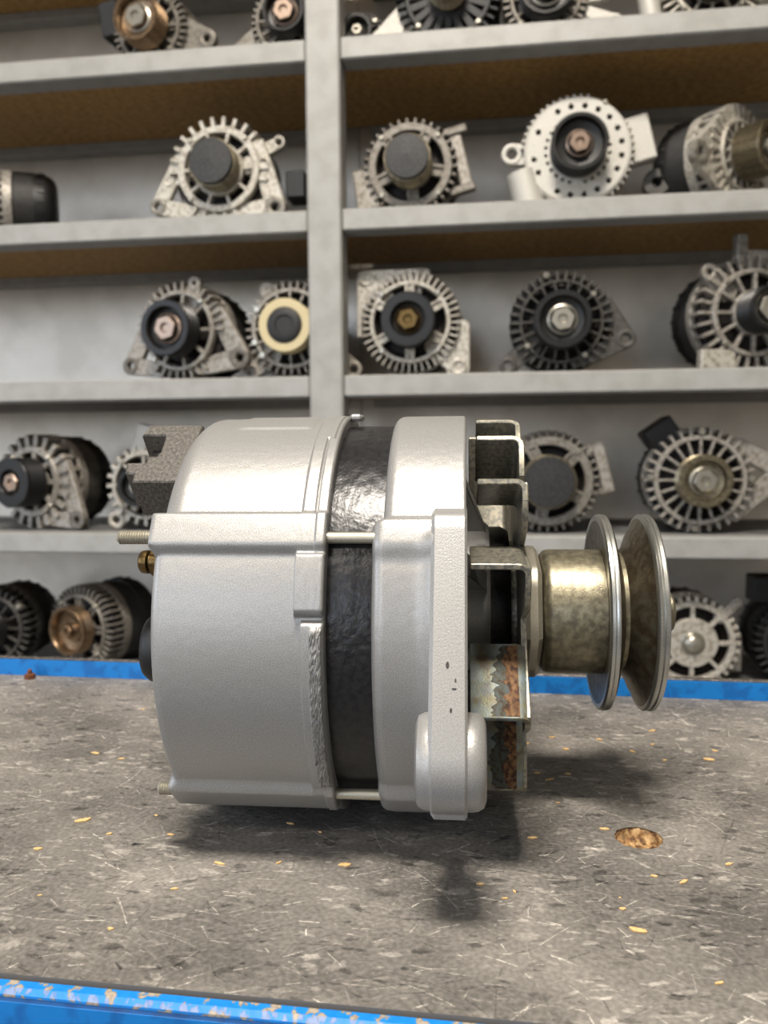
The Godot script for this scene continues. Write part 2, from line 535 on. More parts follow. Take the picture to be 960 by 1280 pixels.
# ---------------------------------------------------------------- shelf rack
func rack() -> void:
	var t := thing("shelf_rack", "grey metal shelf rack with brown boards holding the used alternators", "shelf", Vector3(SHELF_AT.x, -0.95, SHELF_AT.z), SHELF_YAW)
	var y0 := 0.95
	var posts := [[-1.25, -1.205], [-0.0925, -0.0497], [1.06, 1.105]]
	for p in posts:
		var b := MB.new()
		b.box(Vector3((p[0] + p[1]) / 2, 0.98, -0.018), Vector3(p[1] - p[0], 1.96, 0.042), 0.0025)
		part("upright", b, M.rack_grey, t)
		var c := MB.new()
		c.box(Vector3((p[0] + p[1]) / 2, 0.98, -0.296), Vector3(p[1] - p[0], 1.96, 0.03), 0.002)
		part("upright", c, M.rack_grey, t)
	for row in [0.828, 0.622, 0.4185, 0.2155, 0.0155, -0.185]:
		for bay in 2:
			var u0: float = posts[bay][1] + 0.0004
			var u1: float = posts[bay + 1][0] - 0.0004
			var mid := (u0 + u1) / 2
			var f := MB.new()
			f.box(Vector3(mid, y0 + row - 0.0133, -0.0175), Vector3(u1 - u0, 0.0266, 0.035), 0.002)
			part("front_beam", f, M.rack_grey, t)
			var r := MB.new()
			r.box(Vector3(mid, y0 + row - 0.0135, -0.262), Vector3(u1 - u0, 0.027, 0.028), 0.002)
			part("rear_beam", r, M.rack_grey, t)
			var d := MB.new()
			var e0: float = u0 if bay == 0 else -0.0709
			var e1: float = u1 if bay == 1 else -0.0713
			d.box(Vector3((e0 + e1) / 2, y0 + row - 0.0080, -0.1440), Vector3(e1 - e0, 0.013, 0.2075), 0.001)
			part("shelf_board", d, M.board, t)
			var sk := MB.new()
			sk.box(Vector3((e0 + e1) / 2, y0 + row - 0.0007, -0.1440), Vector3(e1 - e0, 0.0014, 0.2075), 0.0003)
			part("shelf_liner", sk, M.liner, t, Transform3D(), "dull grey liner on the brown shelf board")
	for bay in 2:
		var u0: float = posts[bay][0] + 0.02
		var u1: float = posts[bay + 1][0] + 0.02
		var b := MB.new()
		b.box(Vector3((u0 + u1) / 2, 0.98, -0.2786), Vector3(u1 - u0 - 0.002, 1.94, 0.004))
		part("back_panel", b, M.panel_grey, t)


# ---------------------------------------------------------------- bench
func bench() -> void:
	var t := thing("workbench", "blue steel workbench with a scratched grey board top", "workbench", Vector3(0, -0.95, 0), BENCH_YAW)
	var y0 := 0.95
	var a0 := -0.62
	var a1 := 0.50
	var f := -0.1745
	var k := -0.4216
	var hc := Vector2(0.0401, -0.2661)
	var hr := 0.0074
	# board with the counterbored hole
	var m := MB.new()
	var s := 0.012
	var cells := [[a0, hc.x - s, k, f], [hc.x + s, a1, k, f], [hc.x - s, hc.x + s, k, hc.y - s], [hc.x - s, hc.x + s, hc.y + s, f]]
	for c in cells:
		top_quad(m, Vector2(c[0], c[2]), Vector2(c[1], c[2]), Vector2(c[1], c[3]), Vector2(c[0], c[3]), y0)
	var wob := noise(90.0, 2, 9)
	for i in 48:
		var q: Array = []
		for j in [i, i + 1]:
			var d := Vector2.from_angle(TAU * j / 48)
			q.append(hc + d * s / maxf(absf(d.x), absf(d.y)))
			q.append(hc + d * hr * (1.0 + 0.07 * wob.get_noise_2d(d.x * 0.03, d.y * 0.03)))
		top_quad(m, q[0], q[2], q[3], q[1], y0)
	m.quad(Vector3(a0, y0, f), Vector3(a1, y0, f), Vector3(a1, y0 - 0.018, f), Vector3(a0, y0 - 0.018, f), Vector3.BACK)
	m.quad(Vector3(a0, y0 - 0.018, f), Vector3(a1, y0 - 0.018, f), Vector3(a1, y0 - 0.018, k), Vector3(a0, y0 - 0.018, k), Vector3.DOWN)
	m.quad(Vector3(a0, y0, f), Vector3(a0, y0, k), Vector3(a0, y0 - 0.018, k), Vector3(a0, y0 - 0.018, f), Vector3.LEFT)
	m.quad(Vector3(a1, y0, f), Vector3(a1, y0, k), Vector3(a1, y0 - 0.018, k), Vector3(a1, y0 - 0.018, f), Vector3.RIGHT)
	m.quad(Vector3(a0, y0, k), Vector3(a1, y0, k), Vector3(a1, y0 - 0.018, k), Vector3(a0, y0 - 0.018, k), Vector3.FORWARD)
	part("bench_board", m, M.bench_top, t)
	# the hole: ragged rings of bare wood going down to a dark screw
	var h := MB.new()
	var rows: Array = []
	var steps := [[1.07, 0.0], [1.0, 0.7], [0.97, 2.0], [0.92, 3.1], [0.80, 3.7], [0.62, 4.1], [0.45, 4.4], [0.38, 5.0], [0.36, 6.5]]
	for i in steps.size():
		var line := PackedVector3Array()
		for j in 40:
			var d := Vector2.from_angle(TAU * j / 40)
			var rr: float = hr * steps[i][0] * (1.0 + 0.08 * wob.get_noise_3d(d.x * 0.03, d.y * 0.03, i * 0.01))
			var dep: float = -0.0001 - 0.001 * steps[i][1] - (0.0006 * wob.get_noise_3d(d.x * 0.06, d.y * 0.06, i * 0.02) if i > 1 else 0.0)
			line.append(Vector3(hc.x + d.x * rr, y0 + dep, hc.y + d.y * rr))
		rows.append(line)
	h.sheet(rows, true, 1.0)
	part("screw_recess", h, M.raw_wood, t, Transform3D(), "bare wood recess")
	var sc := MB.new()
	sc.xf = Transform3D(Basis(Vector3.RIGHT, -PI / 2), Vector3(hc.x, y0 - 0.0056, hc.y))
	sc.lathe([Vector2(0.0026, -0.004), Vector2(0.0026, 0.0), Vector2(0.002, 0.0006), Vector2(0, 0.0006)], 20)
	part("screw", sc, M.rusty, t)
	# blue frame: front rail with its worn top edge, raised back lip, sides, legs
	var fr := MB.new()
	fr.box(Vector3((a0 + a1) / 2, y0 - 0.0325, f + 0.0031), Vector3(a1 - a0, 0.060, 0.004), 0.0008)
	part("front_rail", fr, M.blue, t)
	var ed := MB.new()
	ed.box(Vector3((a0 + a1) / 2, y0 - 0.0015, f + 0.0031), Vector3(a1 - a0, 0.0028, 0.0046), 0.0011)
	part("rail_edge", ed, M.blue_worn, t, Transform3D(), "worn edge of the blue rail")
	var bk := MB.new()
	bk.box(Vector3((a0 + a1) / 2, y0 - 0.021, k - 0.0025), Vector3(a1 - a0, 0.0598, 0.004), 0.0003)
	part("back_lip", bk, M.blue, t)
	var be := MB.new()
	be.box(Vector3((a0 + a1) / 2, y0 + 0.00925, k - 0.0025), Vector3(a1 - a0, 0.0006, 0.0042), 0.0002)
	part("lip_edge", be, M.bare_edge, t, Transform3D(), "bare metal edge of the blue lip")
	for x in [a0 - 0.0025, a1 + 0.0025]:
		var sd := MB.new()
		sd.box(Vector3(x, y0 - 0.0325, (f + k) / 2), Vector3(0.004, 0.06, f - k), 0.0005)
		part("side_rail", sd, M.blue, t)
	for x in [a0 + 0.02, a1 - 0.02]:
		for z in [f - 0.02, k + 0.02]:
			var lg := MB.new()
			lg.box(Vector3(x, (y0 - 0.02) / 2, z), Vector3(0.035, y0 - 0.02, 0.035), 0.002)
			part("leg", lg, M.blue, t)


func top_quad(m: MB, a: Vector2, b: Vector2, c: Vector2, d: Vector2, y: float) -> void:
	var tex := func(p: Vector2) -> Vector2: return Vector2((p.x + 0.30) / 0.5, (p.y + 0.4216) / 0.25)
	var p := func(q: Vector2) -> Vector3: return Vector3(q.x, y, q.y)
	m.tri(p.call(a), p.call(b), p.call(c), Vector3.UP, Vector3.UP, Vector3.UP, tex.call(a), tex.call(b), tex.call(c))
	m.tri(p.call(a), p.call(c), p.call(d), Vector3.UP, Vector3.UP, Vector3.UP, tex.call(a), tex.call(c), tex.call(d))


# ---------------------------------------------------------------- the silver alternator (millimetres, axis along x, angle 0 faces the viewer, 90 up)
func win(x: float, lo: float, hi: float, soft: float, soft_hi := -1.0) -> float:
	return smoothstep(lo - soft / 2, lo + soft / 2, x) * (1.0 - smoothstep(hi - (soft if soft_hi < 0 else soft_hi) / 2, hi + (soft if soft_hi < 0 else soft_hi) / 2, x))


func ridge(g: float) -> float:
	return maxf(maxf(win(g, 24.6, 34.2, 3.0, 1.0), win(g, -52.0, -41.0, 2.0, 3.0)), maxf(win(g, 128.0, 138.0, 2.0), win(g, -160.0, -150.0, 2.0)))


var rough_noise: FastNoiseLite


func rear_r(x: float, g: float) -> float:
	var r := 66.6 + 0.05 * rough_noise.get_noise_2d(x * 6.0, g * 6.0)
	var rg := ridge(g)
	r += 2.3 * rg
	var upper := win(g, 34.2, 120.0, 1.0, 4.0)
	var lower := win(g, -41.0, 24.6, 3.0)
	var fl := smoothstep(-18.3, -17.6, x)
	r += 0.75 * fl * upper
	r -= 0.55 * upper * win(x, -14.25 + (2.2 if g > 62.0 else 0.0), -13.55 + (2.2 if g > 62.0 else 0.0), 0.5)
	r += 1.7 * lower * smoothstep(-17.1, -16.7, x) * (1.0 - smoothstep(7.0, 8.0, g))
	var band := win(g, -38.0, 6.0, 1.5) * win(x, -14.3, -10.9, 0.4)
	r += band * (0.9 + 0.9 * rough_noise.get_noise_2d(x * 130.0 + 500.0, g * 60.0))
	r += 2.6 * win(g, 9.4, 23.7, 1.0) * win(x, -18.7, -8.0, 0.6)
	r += 0.5 * win(g, 70.0, 112.0, 1.2) * win(x, -45.0, -22.0, 0.8)
	r += 0.5 * ridge(g) * smoothstep(-13.6, -13.1, x)
	# rounded ends
	var c := 6.5 if g > 34.0 and g < 125.0 else 3.2
	c = lerpf(c, 1.6, rg)
	var e := x + 60.2
	if e < c:
		r -= c - sqrt(maxf(0.0, c * c - (c - e) * (c - e)))
	var q := -10.4 - x
	if q < 0.9:
		r -= 0.9 - sqrt(maxf(0.0, 0.81 - (0.9 - q) * (0.9 - q)))
	return r


func front_x0(g: float) -> float:
	return lerpf(2.3, 5.0, win(g, 32.5, 118.0, 3.0))


func front_r(x: float, g: float) -> float:
	var r := 66.9 + 0.05 * rough_noise.get_noise_2d(x * 6.0 + 900.0, g * 6.0)
	r += 1.9 * win(g, 24.0, 32.8, 5.0, 2.2) + 2.4 * win(g, -52.0, -41.0, 4.0)
	r += 1.4 * maxf(win(g, 128.0, 138.0, 3.0), win(g, -160.0, -150.0, 3.0))
	r += 0.5 * smoothstep(25.6, 26.2, x) * win(g, -30.0, 24.0, 4.0)
	# fillet towards the arm
	var f := win(g, -40.0, 29.0, 4.0)
	r += 1.6 * f * pow(clampf((x - 13.5) / 5.8, 0.0, 1.0), 2.2) * (1.0 - smoothstep(27.0, 28.4, x))
	var c := 3.4
	var e := x - front_x0(g)
	if e < c:
		r -= c * 0.9 - 0.9 * sqrt(maxf(0.0, c * c - (c - e) * (c - e)))
	var q := 28.4 - x
	if q < 1.0:
		r -= 1.0 - sqrt(maxf(0.0, 1.0 - (1.0 - q) * (1.0 - q)))
	return r


func shell(x_at: Callable, r_at: Callable, xs: PackedFloat32Array, close0: float, close1: float) -> MB:
	var b := MB.new()
	b.xf = Transform3D(Basis().scaled(Vector3.ONE * 0.001), Vector3.ZERO)
	var rows: Array = []
	var seg := 600
	for i in xs.size():
		var line := PackedVector3Array()
		for j in seg:
			var g := -180.0 + 360.0 * j / seg
			var x: float = x_at.call(xs[i], g)
			var r: float = r_at.call(xs[i], x, g)
			line.append(Vector3(x, r * sin(deg_to_rad(g)), r * cos(deg_to_rad(g))))
		rows.append(line)
	b.sheet(rows, true, -1.0)
	# end faces
	for e in 2:
		var edge: PackedVector3Array = rows[0] if e == 0 else rows[-1]
		var rc := close0 if e == 0 else close1
		var nn := Vector3(-1 if e == 0 else 1, 0, 0)
		for j in seg:
			var k := (j + 1) % seg
			var p := edge[j]
			var q := edge[k]
			var pi := Vector3(p.x, p.y, p.z) * Vector3(1, rc / Vector2(p.y, p.z).length(), rc / Vector2(p.y, p.z).length())
			var qi := Vector3(q.x, q.y, q.z) * Vector3(1, rc / Vector2(q.y, q.z).length(), rc / Vector2(q.y, q.z).length())
			b.quad(p, q, qi, pi, nn)
	for i in b.n.size():
		b.n[i] = b.n[i].normalized()
	return b


func mm() -> MB:
	var b := MB.new()
	b.xf = Transform3D(Basis().scaled(Vector3.ONE * 0.001), Vector3.ZERO)
	return b


func mpart(called: String, b: MB, m: Material, parent: Node3D, label := "", lift := true) -> MeshInstance3D:
	for i in b.n.size():
		b.n[i] = b.n[i].normalized()
	return part(called, b, m, parent, Transform3D(Basis(), Vector3(0, 0.0672, 0)) if lift else Transform3D(), label)


# yz outline (as Vector2(z, y)) extruded along x
const YZ := Basis(Vector3(0, 0, 1), Vector3(0, 1, 0), Vector3(-1, 0, 0))   # local x -> z, y -> y, z -> -x


func main_alternator() -> void:
	rough_noise = noise(0.05, 3, 77)
	var t := thing("alternator", "large silver-painted alternator with vee pulley and bare fan standing on the grey workbench", "alternator", Vector3(0, 0, -0.2914), ALT_YAW)
	# rear housing
	var xs := PackedFloat32Array()
	for i in 14: xs.append(-60.2 + 6.6 * pow(i / 13.0, 1.6))
	for i in 18: xs.append(-53.0 + 1.8 * i)
	for i in 48: xs.append(-20.0 + 0.2 * i)
	xs.append(-10.4)
	var rear := shell(func(p: float, g: float) -> float: return p - 1.4 * ridge(g) * smoothstep(-52.0, -60.0, p), func(p: float, _x: float, g: float) -> float: return rear_r(p, g), xs, 40.0, 61.0)
	mpart("rear_housing", rear, M.silver, t)
	var end := mm()
	end.lathe([Vector2(12, -63), Vector2(20, -63), Vector2(26, -61.5), Vector2(33, -60.6), Vector2(41, -60.2)].map(func(p: Vector2) -> Vector2: return p), 64, true)
	end.lathe([Vector2(0, -64.5), Vector2(11, -64.5), Vector2(12, -63)], 48, true)
	mpart("end_cover", end, M.silver, t)
	# black stator ring
	var st := mm()
	st.lathe([Vector2(60, -12), Vector2(63.6, -12), Vector2(63.6, -9), Vector2(63.75, -6), Vector2(63.75, -1), Vector2(63.6, 3), Vector2(63.6, 6), Vector2(60, 6)], 240, true)
	mpart("stator_ring", st, M.stator, t, "black painted ring between the silver halves")
	# front housing
	var fx := PackedFloat32Array()
	for i in 13: fx.append(3.6 * pow(i / 12.0, 1.5))
	for i in 22: fx.append(4.2 + 0.85 * i)
	for i in 6: fx.append(22.6 + 0.45 * i)
	var width := 26.1
	for i in 11: fx.append(width - 1.05 + 1.05 * sin(PI / 2 * i / 10.0))
	var front := shell(func(x: float, g: float) -> float: return front_x0(g) + x * (28.4 - front_x0(g)) / width, func(_p: float, x: float, g: float) -> float: return front_r(x, g), fx, 58.0, 46.0)
	# nose: bearing carrier with windows between sloping webs
	front.lathe([Vector2(66, 28.2), Vector2(46, 28.2), Vector2(46, 24)], 96, true)
	front.lathe([Vector2(31, 26), Vector2(31, 34), Vector2(29.5, 36), Vector2(20, 36)].map(func(p: Vector2) -> Vector2: return p), 72, true)
	for i in 8:
		var g := deg_to_rad(28.0 + 45.0 * i)
		var rad := Vector3(0, sin(g), cos(g))
		var side := Vector3(0, cos(g), -sin(g))
		for s in [-1.0, 1.0]:
			front.quad(rad * 48 + side * 3.5 * s + Vector3(27.5, 0, 0), rad * 30 + side * 3.0 * s + Vector3(35, 0, 0), rad * 30 + side * 3.0 * s + Vector3(26, 0, 0), rad * 48 + side * 3.5 * s + Vector3(22, 0, 0), side * s)
		front.quad(rad * 48 + side * 3.5 + Vector3(28, 0, 0), rad * 30 + side * 3.0 + Vector3(35, 0, 0), rad * 30 - side * 3.0 + Vector3(35, 0, 0), rad * 48 - side * 3.5 + Vector3(28, 0, 0), Vector3(18, 0, 0).normalized() + rad * 0.3)
	mpart("front_housing", front, M.silver, t)
	var inner := mm()
	inner.lathe([Vector2(47, 22), Vector2(10, 22)], 48, true)
	mpart("rotor", inner, M.dark, t)
	# arm and foot
	var arm := mm()
	var o := PackedVector2Array()
	for p in [[50.0, 40.0], [58.2, 38.4], [60.8, 36.9], [62.0, 34.0]]: o.append(Vector2(p[0], p[1]))
	for i in 17:
		var q := deg_to_rad(24.0 - 132.0 * i / 16.0)
		o.append(Vector2(79.5 + 13.0 * cos(q), -24.0 + 13.0 * sin(q)))
	for p in [[75.0, -41.6], [70.0, -42.6], [65.0, -42.0], [56.0, -43.0], [46.0, -48.5], [44.0, -30.0], [52.0, 0.0], [48.0, 25.0]]: o.append(Vector2(p[0], p[1]))
	var keep := arm.xf
	arm.xf = keep * Transform3D(YZ, Vector3(23.7, 0, 0))
	arm.plate(o, 0.0, 4.9, 1.0)
	arm.xf = keep * Transform3D(Basis(Vector3(0, 0, 1), Vector3(0, 1, 0), Vector3(1, 0, 0)), Vector3(23.7, 0, 0))
	arm.plate(o, 0.0, 4.9, 0.7)
	arm.xf = keep * Transform3D(Basis(), Vector3(0, -24.0, 79.5))
	arm.lathe([Vector2(4.6, 15.4), Vector2(9.6, 15.4), Vector2(11.2, 16.0), Vector2(12.1, 17.6), Vector2(12.3, 20), Vector2(12.3, 29.5), Vector2(12.1, 31.2), Vector2(11.2, 32.7), Vector2(9.6, 33.3), Vector2(4.6, 33.3), Vector2(4.6, 15.4)], 72, true)
	arm.xf = keep
	var bar := mpart("mounting_arm", arm, M.silver, t, "cast arm ending in a round foot")
	# small chips in the silver paint
	for q in [[23.6, 37.5, 0.7, 1.5], [25.3, 43.6, 1.0, 0.45], [24.4, 49.0, 0.5, 0.9], [25.6, 41.6, 0.35, 0.9]]:
		var ch := mm()
		ch.xf = ch.xf * Transform3D(Basis(Vector3(1, 0, 0), Vector3(0, -0.873, 0.487), Vector3(0, 0.487, 0.873)), Vector3(q[0], 34.0 - 0.873 * q[1], 62.0 + 0.487 * q[1]))
		var co := PackedVector2Array()
		for j in 8:
			var d := Vector2.from_angle(TAU * j / 8)
			co.append(Vector2(d.x * q[2], d.y * q[3]) * 0.75 * (0.6 + 0.45 * absf(sin(j * 2.7 + q[1]))))
		ch.plate(co, -0.1, 0.06)
		mpart("paint_chip", ch, M.black, bar, "", false)
	var tab := mm()
	tab.box(Vector3(-8.6, 66.6, 3.0), Vector3(4.0, 2.2, 9.0), 0.7)
	mpart("locating_tab", tab, M.silver, t)
	# through bolts with threaded ends
	for g in [28.2, -45.2, 133.0, -155.0]:
		var bo := mm()
		var rr := 66.0 if g != -45.2 else 66.6
		bo.xf = bo.xf * Transform3D(Basis(), Vector3(0, rr * sin(deg_to_rad(g)), rr * cos(deg_to_rad(g))))
		bo.lathe([Vector2(1.65, -12), Vector2(1.65, 5)], 24, true)
		var tail := 71.2 if g > 0 else 65.6
		var prof: Array = [Vector2(0, -tail), Vector2(1.4, -tail), Vector2(1.75, -tail + 0.4)]
		var x := -tail + 0.5
		while x < -55.0:
			prof.append(Vector2(2.05, x + 0.25))
			prof.append(Vector2(1.7, x + 0.62))
			x += 0.75
		bo.lathe(prof, 24, true)
		mpart("through_bolt", bo, M.stud, t)
	# black connector block on the rear end: outline in the plane that faces up at the viewer
	var plug := mm()
	plug.xf = plug.xf * Transform3D(Basis(Vector3(1, 0, 0), Vector3(0, cos(deg_to_rad(50.0)), -sin(deg_to_rad(50.0))), Vector3(0, sin(deg_to_rad(50.0)), cos(deg_to_rad(50.0)))), Vector3(0, 0, 0))
	var po := PackedVector2Array()
	for p in [[-79.9, 35.4], [-66.0, 35.2], [-61.0, 35.0], [-61.0, 6.0], [-68.4, 6.2], [-78.1, 6.3], [-78.4, 10.0], [-81.4, 10.6], [-82.4, 15.7], [-75.6, 15.7], [-73.6, 18.2], [-72.4, 21.0], [-72.7, 28.6], [-73.4, 29.7], [-81.2, 29.8]]: po.append(Vector2(p[0], p[1]))
	plug.plate(po, 40.0, 55.0, 0.5)
	mpart("connector_block", plug, M.plug, t, "black connector block with a hooked notch")
	var sock := mm()
	sock.xf = plug.xf
	sock.box(Vector3(-76.0, 23.0, 43.0), Vector3(8.5, 13.0, 9.0), 0.4)
	mpart("connector_socket", sock, M.plug, t)
	# bearing cap, gasket edge and brass terminal
	var cap := mm()
	cap.xf = cap.xf * Transform3D(Basis(), Vector3(0, -4.5, 43.0))
	cap.lathe([Vector2(0, -69.6), Vector2(6.5, -69.4), Vector2(9.2, -68.6), Vector2(10.3, -67.0), Vector2(10.6, -65), Vector2(10.6, -59.5)], 64, true)
	mpart("bearing_cap", cap, M.black, t)
	var gas := mm()
	gas.lathe([Vector2(50, -61.2), Vector2(61.5, -61.2), Vector2(62.5, -60.2), Vector2(62.5, -59.5)], 40, true, deg_to_rad(-24.0), deg_to_rad(-12.0))
	mpart("gasket", gas, M.black, t)
	var screw := mm()
	screw.xf = screw.xf * Transform3D(Basis(), Vector3(1.0, 23.2, 51.5))
	screw.lathe([Vector2(0, -68.4), Vector2(2.6, -68.4), Vector2(3.3, -67.8), Vector2(3.5, -66.6), Vector2(3.5, -65.8), Vector2(2.5, -65.4), Vector2(2.5, -64.6)], 32, true)
	screw.lathe([Vector2(2.5, -64.6), Vector2(4.2, -64.4), Vector2(4.3, -63.6), Vector2(3.6, -60)], 32, true)
	mpart("terminal_screw", screw, M.brass, t)
	fan(t)
	pulley(t)


func polar(r: float, g: float) -> Vector2:
	return Vector2(r * cos(deg_to_rad(g)), r * sin(deg_to_rad(g)))   # (z, y)


func fan(t: Node3D) -> void:
	# outer ends of the blades round the fan (uneven on purpose), and how far their inner ends are turned back
	var ends := [[82.0, 18.0], [64.0, 19.0], [44.5, 13.0], [20.5, 13.0], [-17.0, 14.0], [-43.0, 22.0], [-106.0, 16.0], [-127.0, 16.0], [-156.0, 16.0], [-184.0, 16.0], [-214.0, 16.0], [-247.0, 16.0]]
	var o := PackedVector2Array()
	var k := ends.size()
	for i in k:
		var g: float = ends[i][0]
		o.append(polar(45.0, g + ends[i][1]))
		o.append(polar(64.5, g + 1.0))
		o.append(polar(64.0, g - 3.0))
		o.append(polar(58.0, g - 9.0))
		var nxt: float = (ends[(i + 1) % k][0] if i < k - 1 else -278.0) + ends[(i + 1) % k][1]
		o.append(polar(42.0, minf(g - 3.0, lerpf(g, nxt, 0.55))))
	var p := mm()
	p.xf = p.xf * Transform3D(Basis(Vector3(0, 0, 1), Vector3(0, 1, 0), Vector3(1, 0, 0)), Vector3(44.4, 0, 0))
	p.plate(o, 0.0, 1.7, 0.3)
	p.lathe([Vector2(24, -2.2), Vector2(24, -0.0)], 48)
	mpart("fan_plate", p, M.fan, t)
	for i in k:
		var g: float = ends[i][0]
		var a := polar(45.0, g + ends[i][1])
		var b := polar(65.0, g)
		var along := (b - a).normalized()
		var side := Vector2(-along.y, along.x)
		var m := mm()
		# L section: flat blade, bend, short flange on the plate
		var sec: Array = []
		var x_free := 29.4 if g < 40.0 else 31.6
		for q in [[x_free, 0.0], [x_free + 0.25, 0.55]]: sec.append(q)
		var th := 1.7
		var lip := [[x_free, th * 0.2], [x_free, th * 0.8], [x_free + 0.3, th], [42.6, th]]
		var outer: Array = []
		for j in 7:
			var w := PI / 2 * j / 6.0
			outer.append([42.6 + 3.5 * sin(w), th - 3.5 + 3.5 * cos(w)])
		var innr: Array = []
		for j in 7:
			var w := PI / 2 * (6 - j) / 6.0
			innr.append([42.6 + 1.8 * sin(w), th - 3.5 + 1.8 * cos(w)])
		var prof := PackedVector2Array()
		for q in lip + outer + [[46.1, -5.0], [44.4, -5.0]] + innr + [[x_free + 0.3, 0.0]]:
			prof.append(Vector2(q[0], q[1]))
		var len := a.distance_to(b)
		var turn := Basis(Vector3(1, 0, 0), Vector3(0, side.y, side.x), Vector3(0, along.y, along.x))
		m.xf = m.xf * Transform3D(turn, Vector3(0, a.y, a.x))
		m.plate(prof, 0.0, len, 0.25)
		var blade := mpart("fan_blade", m, M.fan_rust if g < 0.0 and g > -60.0 else M.fan, t, "rust-stained zinc blade" if g < 0.0 and g > -60.0 else "")
		if g < 0.0 and g > -60.0:
			# crusts of scale and rust along the bend
			var r := RandomNumberGenerator.new()
			r.seed = 60 + i
			for q in [[36.5, 2.6, 42.6, "scale_crust", M.scale], [39.6, 2.2, 43.0, "rust_crust", M.rust]]:
				var crust := mm()
				crust.xf = m.xf * Transform3D(Basis(Vector3(1, 0, 0), Vector3(0, 0, 1), Vector3(0, 1, 0)), Vector3(0, th, 0))
				var o2 := PackedVector2Array()
				for j in 41:
					var wv := 1.3 * rough_noise.get_noise_2d(j * 3.0, q[0] * 50.0 + i * 90.0) + 0.07 * r.randf_range(-1.0, 1.0)
					o2.append(Vector2(q[0] + q[1] * wv + (1.6 - 0.09 * j if q[3] == "scale_crust" else 0.0), 0.6 + (len - 1.2) * j / 40.0))
				o2.append(Vector2(q[2], len - 0.6))
				o2.append(Vector2(q[2], 0.6))
				crust.plate(o2, -0.1, 0.10 if q[3] == "scale_crust" else 0.16, 0.05)
				mpart(q[3], crust, q[4], blade, "", false)


func pulley(t: Node3D) -> void:
	var c := mm()
	c.lathe([Vector2(29, 33), Vector2(29, 40), Vector2(27.5, 42.5), Vector2(20, 43)], 64, true)
	mpart("rotor_collar", c, M.pulley_dark, t)
	var n := mm()
	n.hexagon(22.6, 50.2, 53.0, 8.0, 1.5, 0.25, true)
	n.xf = n.xf * Transform3D(Basis(Vector3(-1, 0, 0), Vector3(0, 1, 0), Vector3(0, 0, 1)), Vector3(100.4, 0, 0))
	n.hexagon(22.6, 50.2, 52.9, 8.0, 1.5, 0.25, true)
	n.xf = mm().xf
	n.lathe([Vector2(17, 44), Vector2(17, 48)], 40, true)
	mpart("spacer_nut", n, M.stud, t)
	var h := mm()
	h.lathe([Vector2(8, 53.2), Vector2(17.6, 53.2), Vector2(19.4, 53.6), Vector2(20.6, 54.6), Vector2(21.1, 56.2), Vector2(21.1, 73.5)], 96, true)
	h.lathe([Vector2(20.2, 76.0), Vector2(20.2, 84.0)], 96, true)
	h.lathe([Vector2(16, 86), Vector2(16, 90.5), Vector2(7, 90.5)], 64, true)
	h.lathe([Vector2(7, 88), Vector2(7, 97), Vector2(6, 98), Vector2(0, 98)], 40, true)
	var hub := mpart("pulley", h, M.zinc, t)
	var f1 := mm()
	f1.lathe([Vector2(21, 73.6), Vector2(26, 73.2), Vector2(31.0, 72.3)], 128, true)
	f1.lathe([Vector2(32.3, 75.5), Vector2(31.0, 76.2), Vector2(20.0, 79.2)], 128, true)
	mpart("flange", f1, M.groove, hub, "", false)
	var r1 := mm()
	r1.lathe([Vector2(31.0, 72.3), Vector2(32.4, 72.2), Vector2(33.1, 72.8), Vector2(33.2, 73.7), Vector2(32.85, 74.0), Vector2(33.1, 74.4), Vector2(33.0, 75.3), Vector2(32.3, 75.5)], 160, true)
	mpart("flange_rim", r1, M.rim, hub, "bright worn rim", false)
	var f2 := mm()
	f2.lathe([Vector2(20.2, 80.4), Vector2(21.2, 80.8), Vector2(22.5, 82.2), Vector2(27.6, 84.1), Vector2(28.2, 84.7), Vector2(31.6, 86.2)], 128, true)
	f2.lathe([Vector2(31.0, 89.6), Vector2(22, 89.0), Vector2(16, 88.0)], 128, true)
	mpart("flange", f2, M.groove, hub, "", false)
	var r2 := mm()
	r2.lathe([Vector2(31.6, 86.2), Vector2(32.7, 86.5), Vector2(33.1, 87.0), Vector2(32.7, 87.6), Vector2(32.7, 88.2), Vector2(33.2, 88.6), Vector2(33.2, 89.6), Vector2(32.6, 90.1), Vector2(31.0, 89.6)], 160, true)
	mpart("flange_rim", r2, M.rim, hub, "bright worn rim", false)


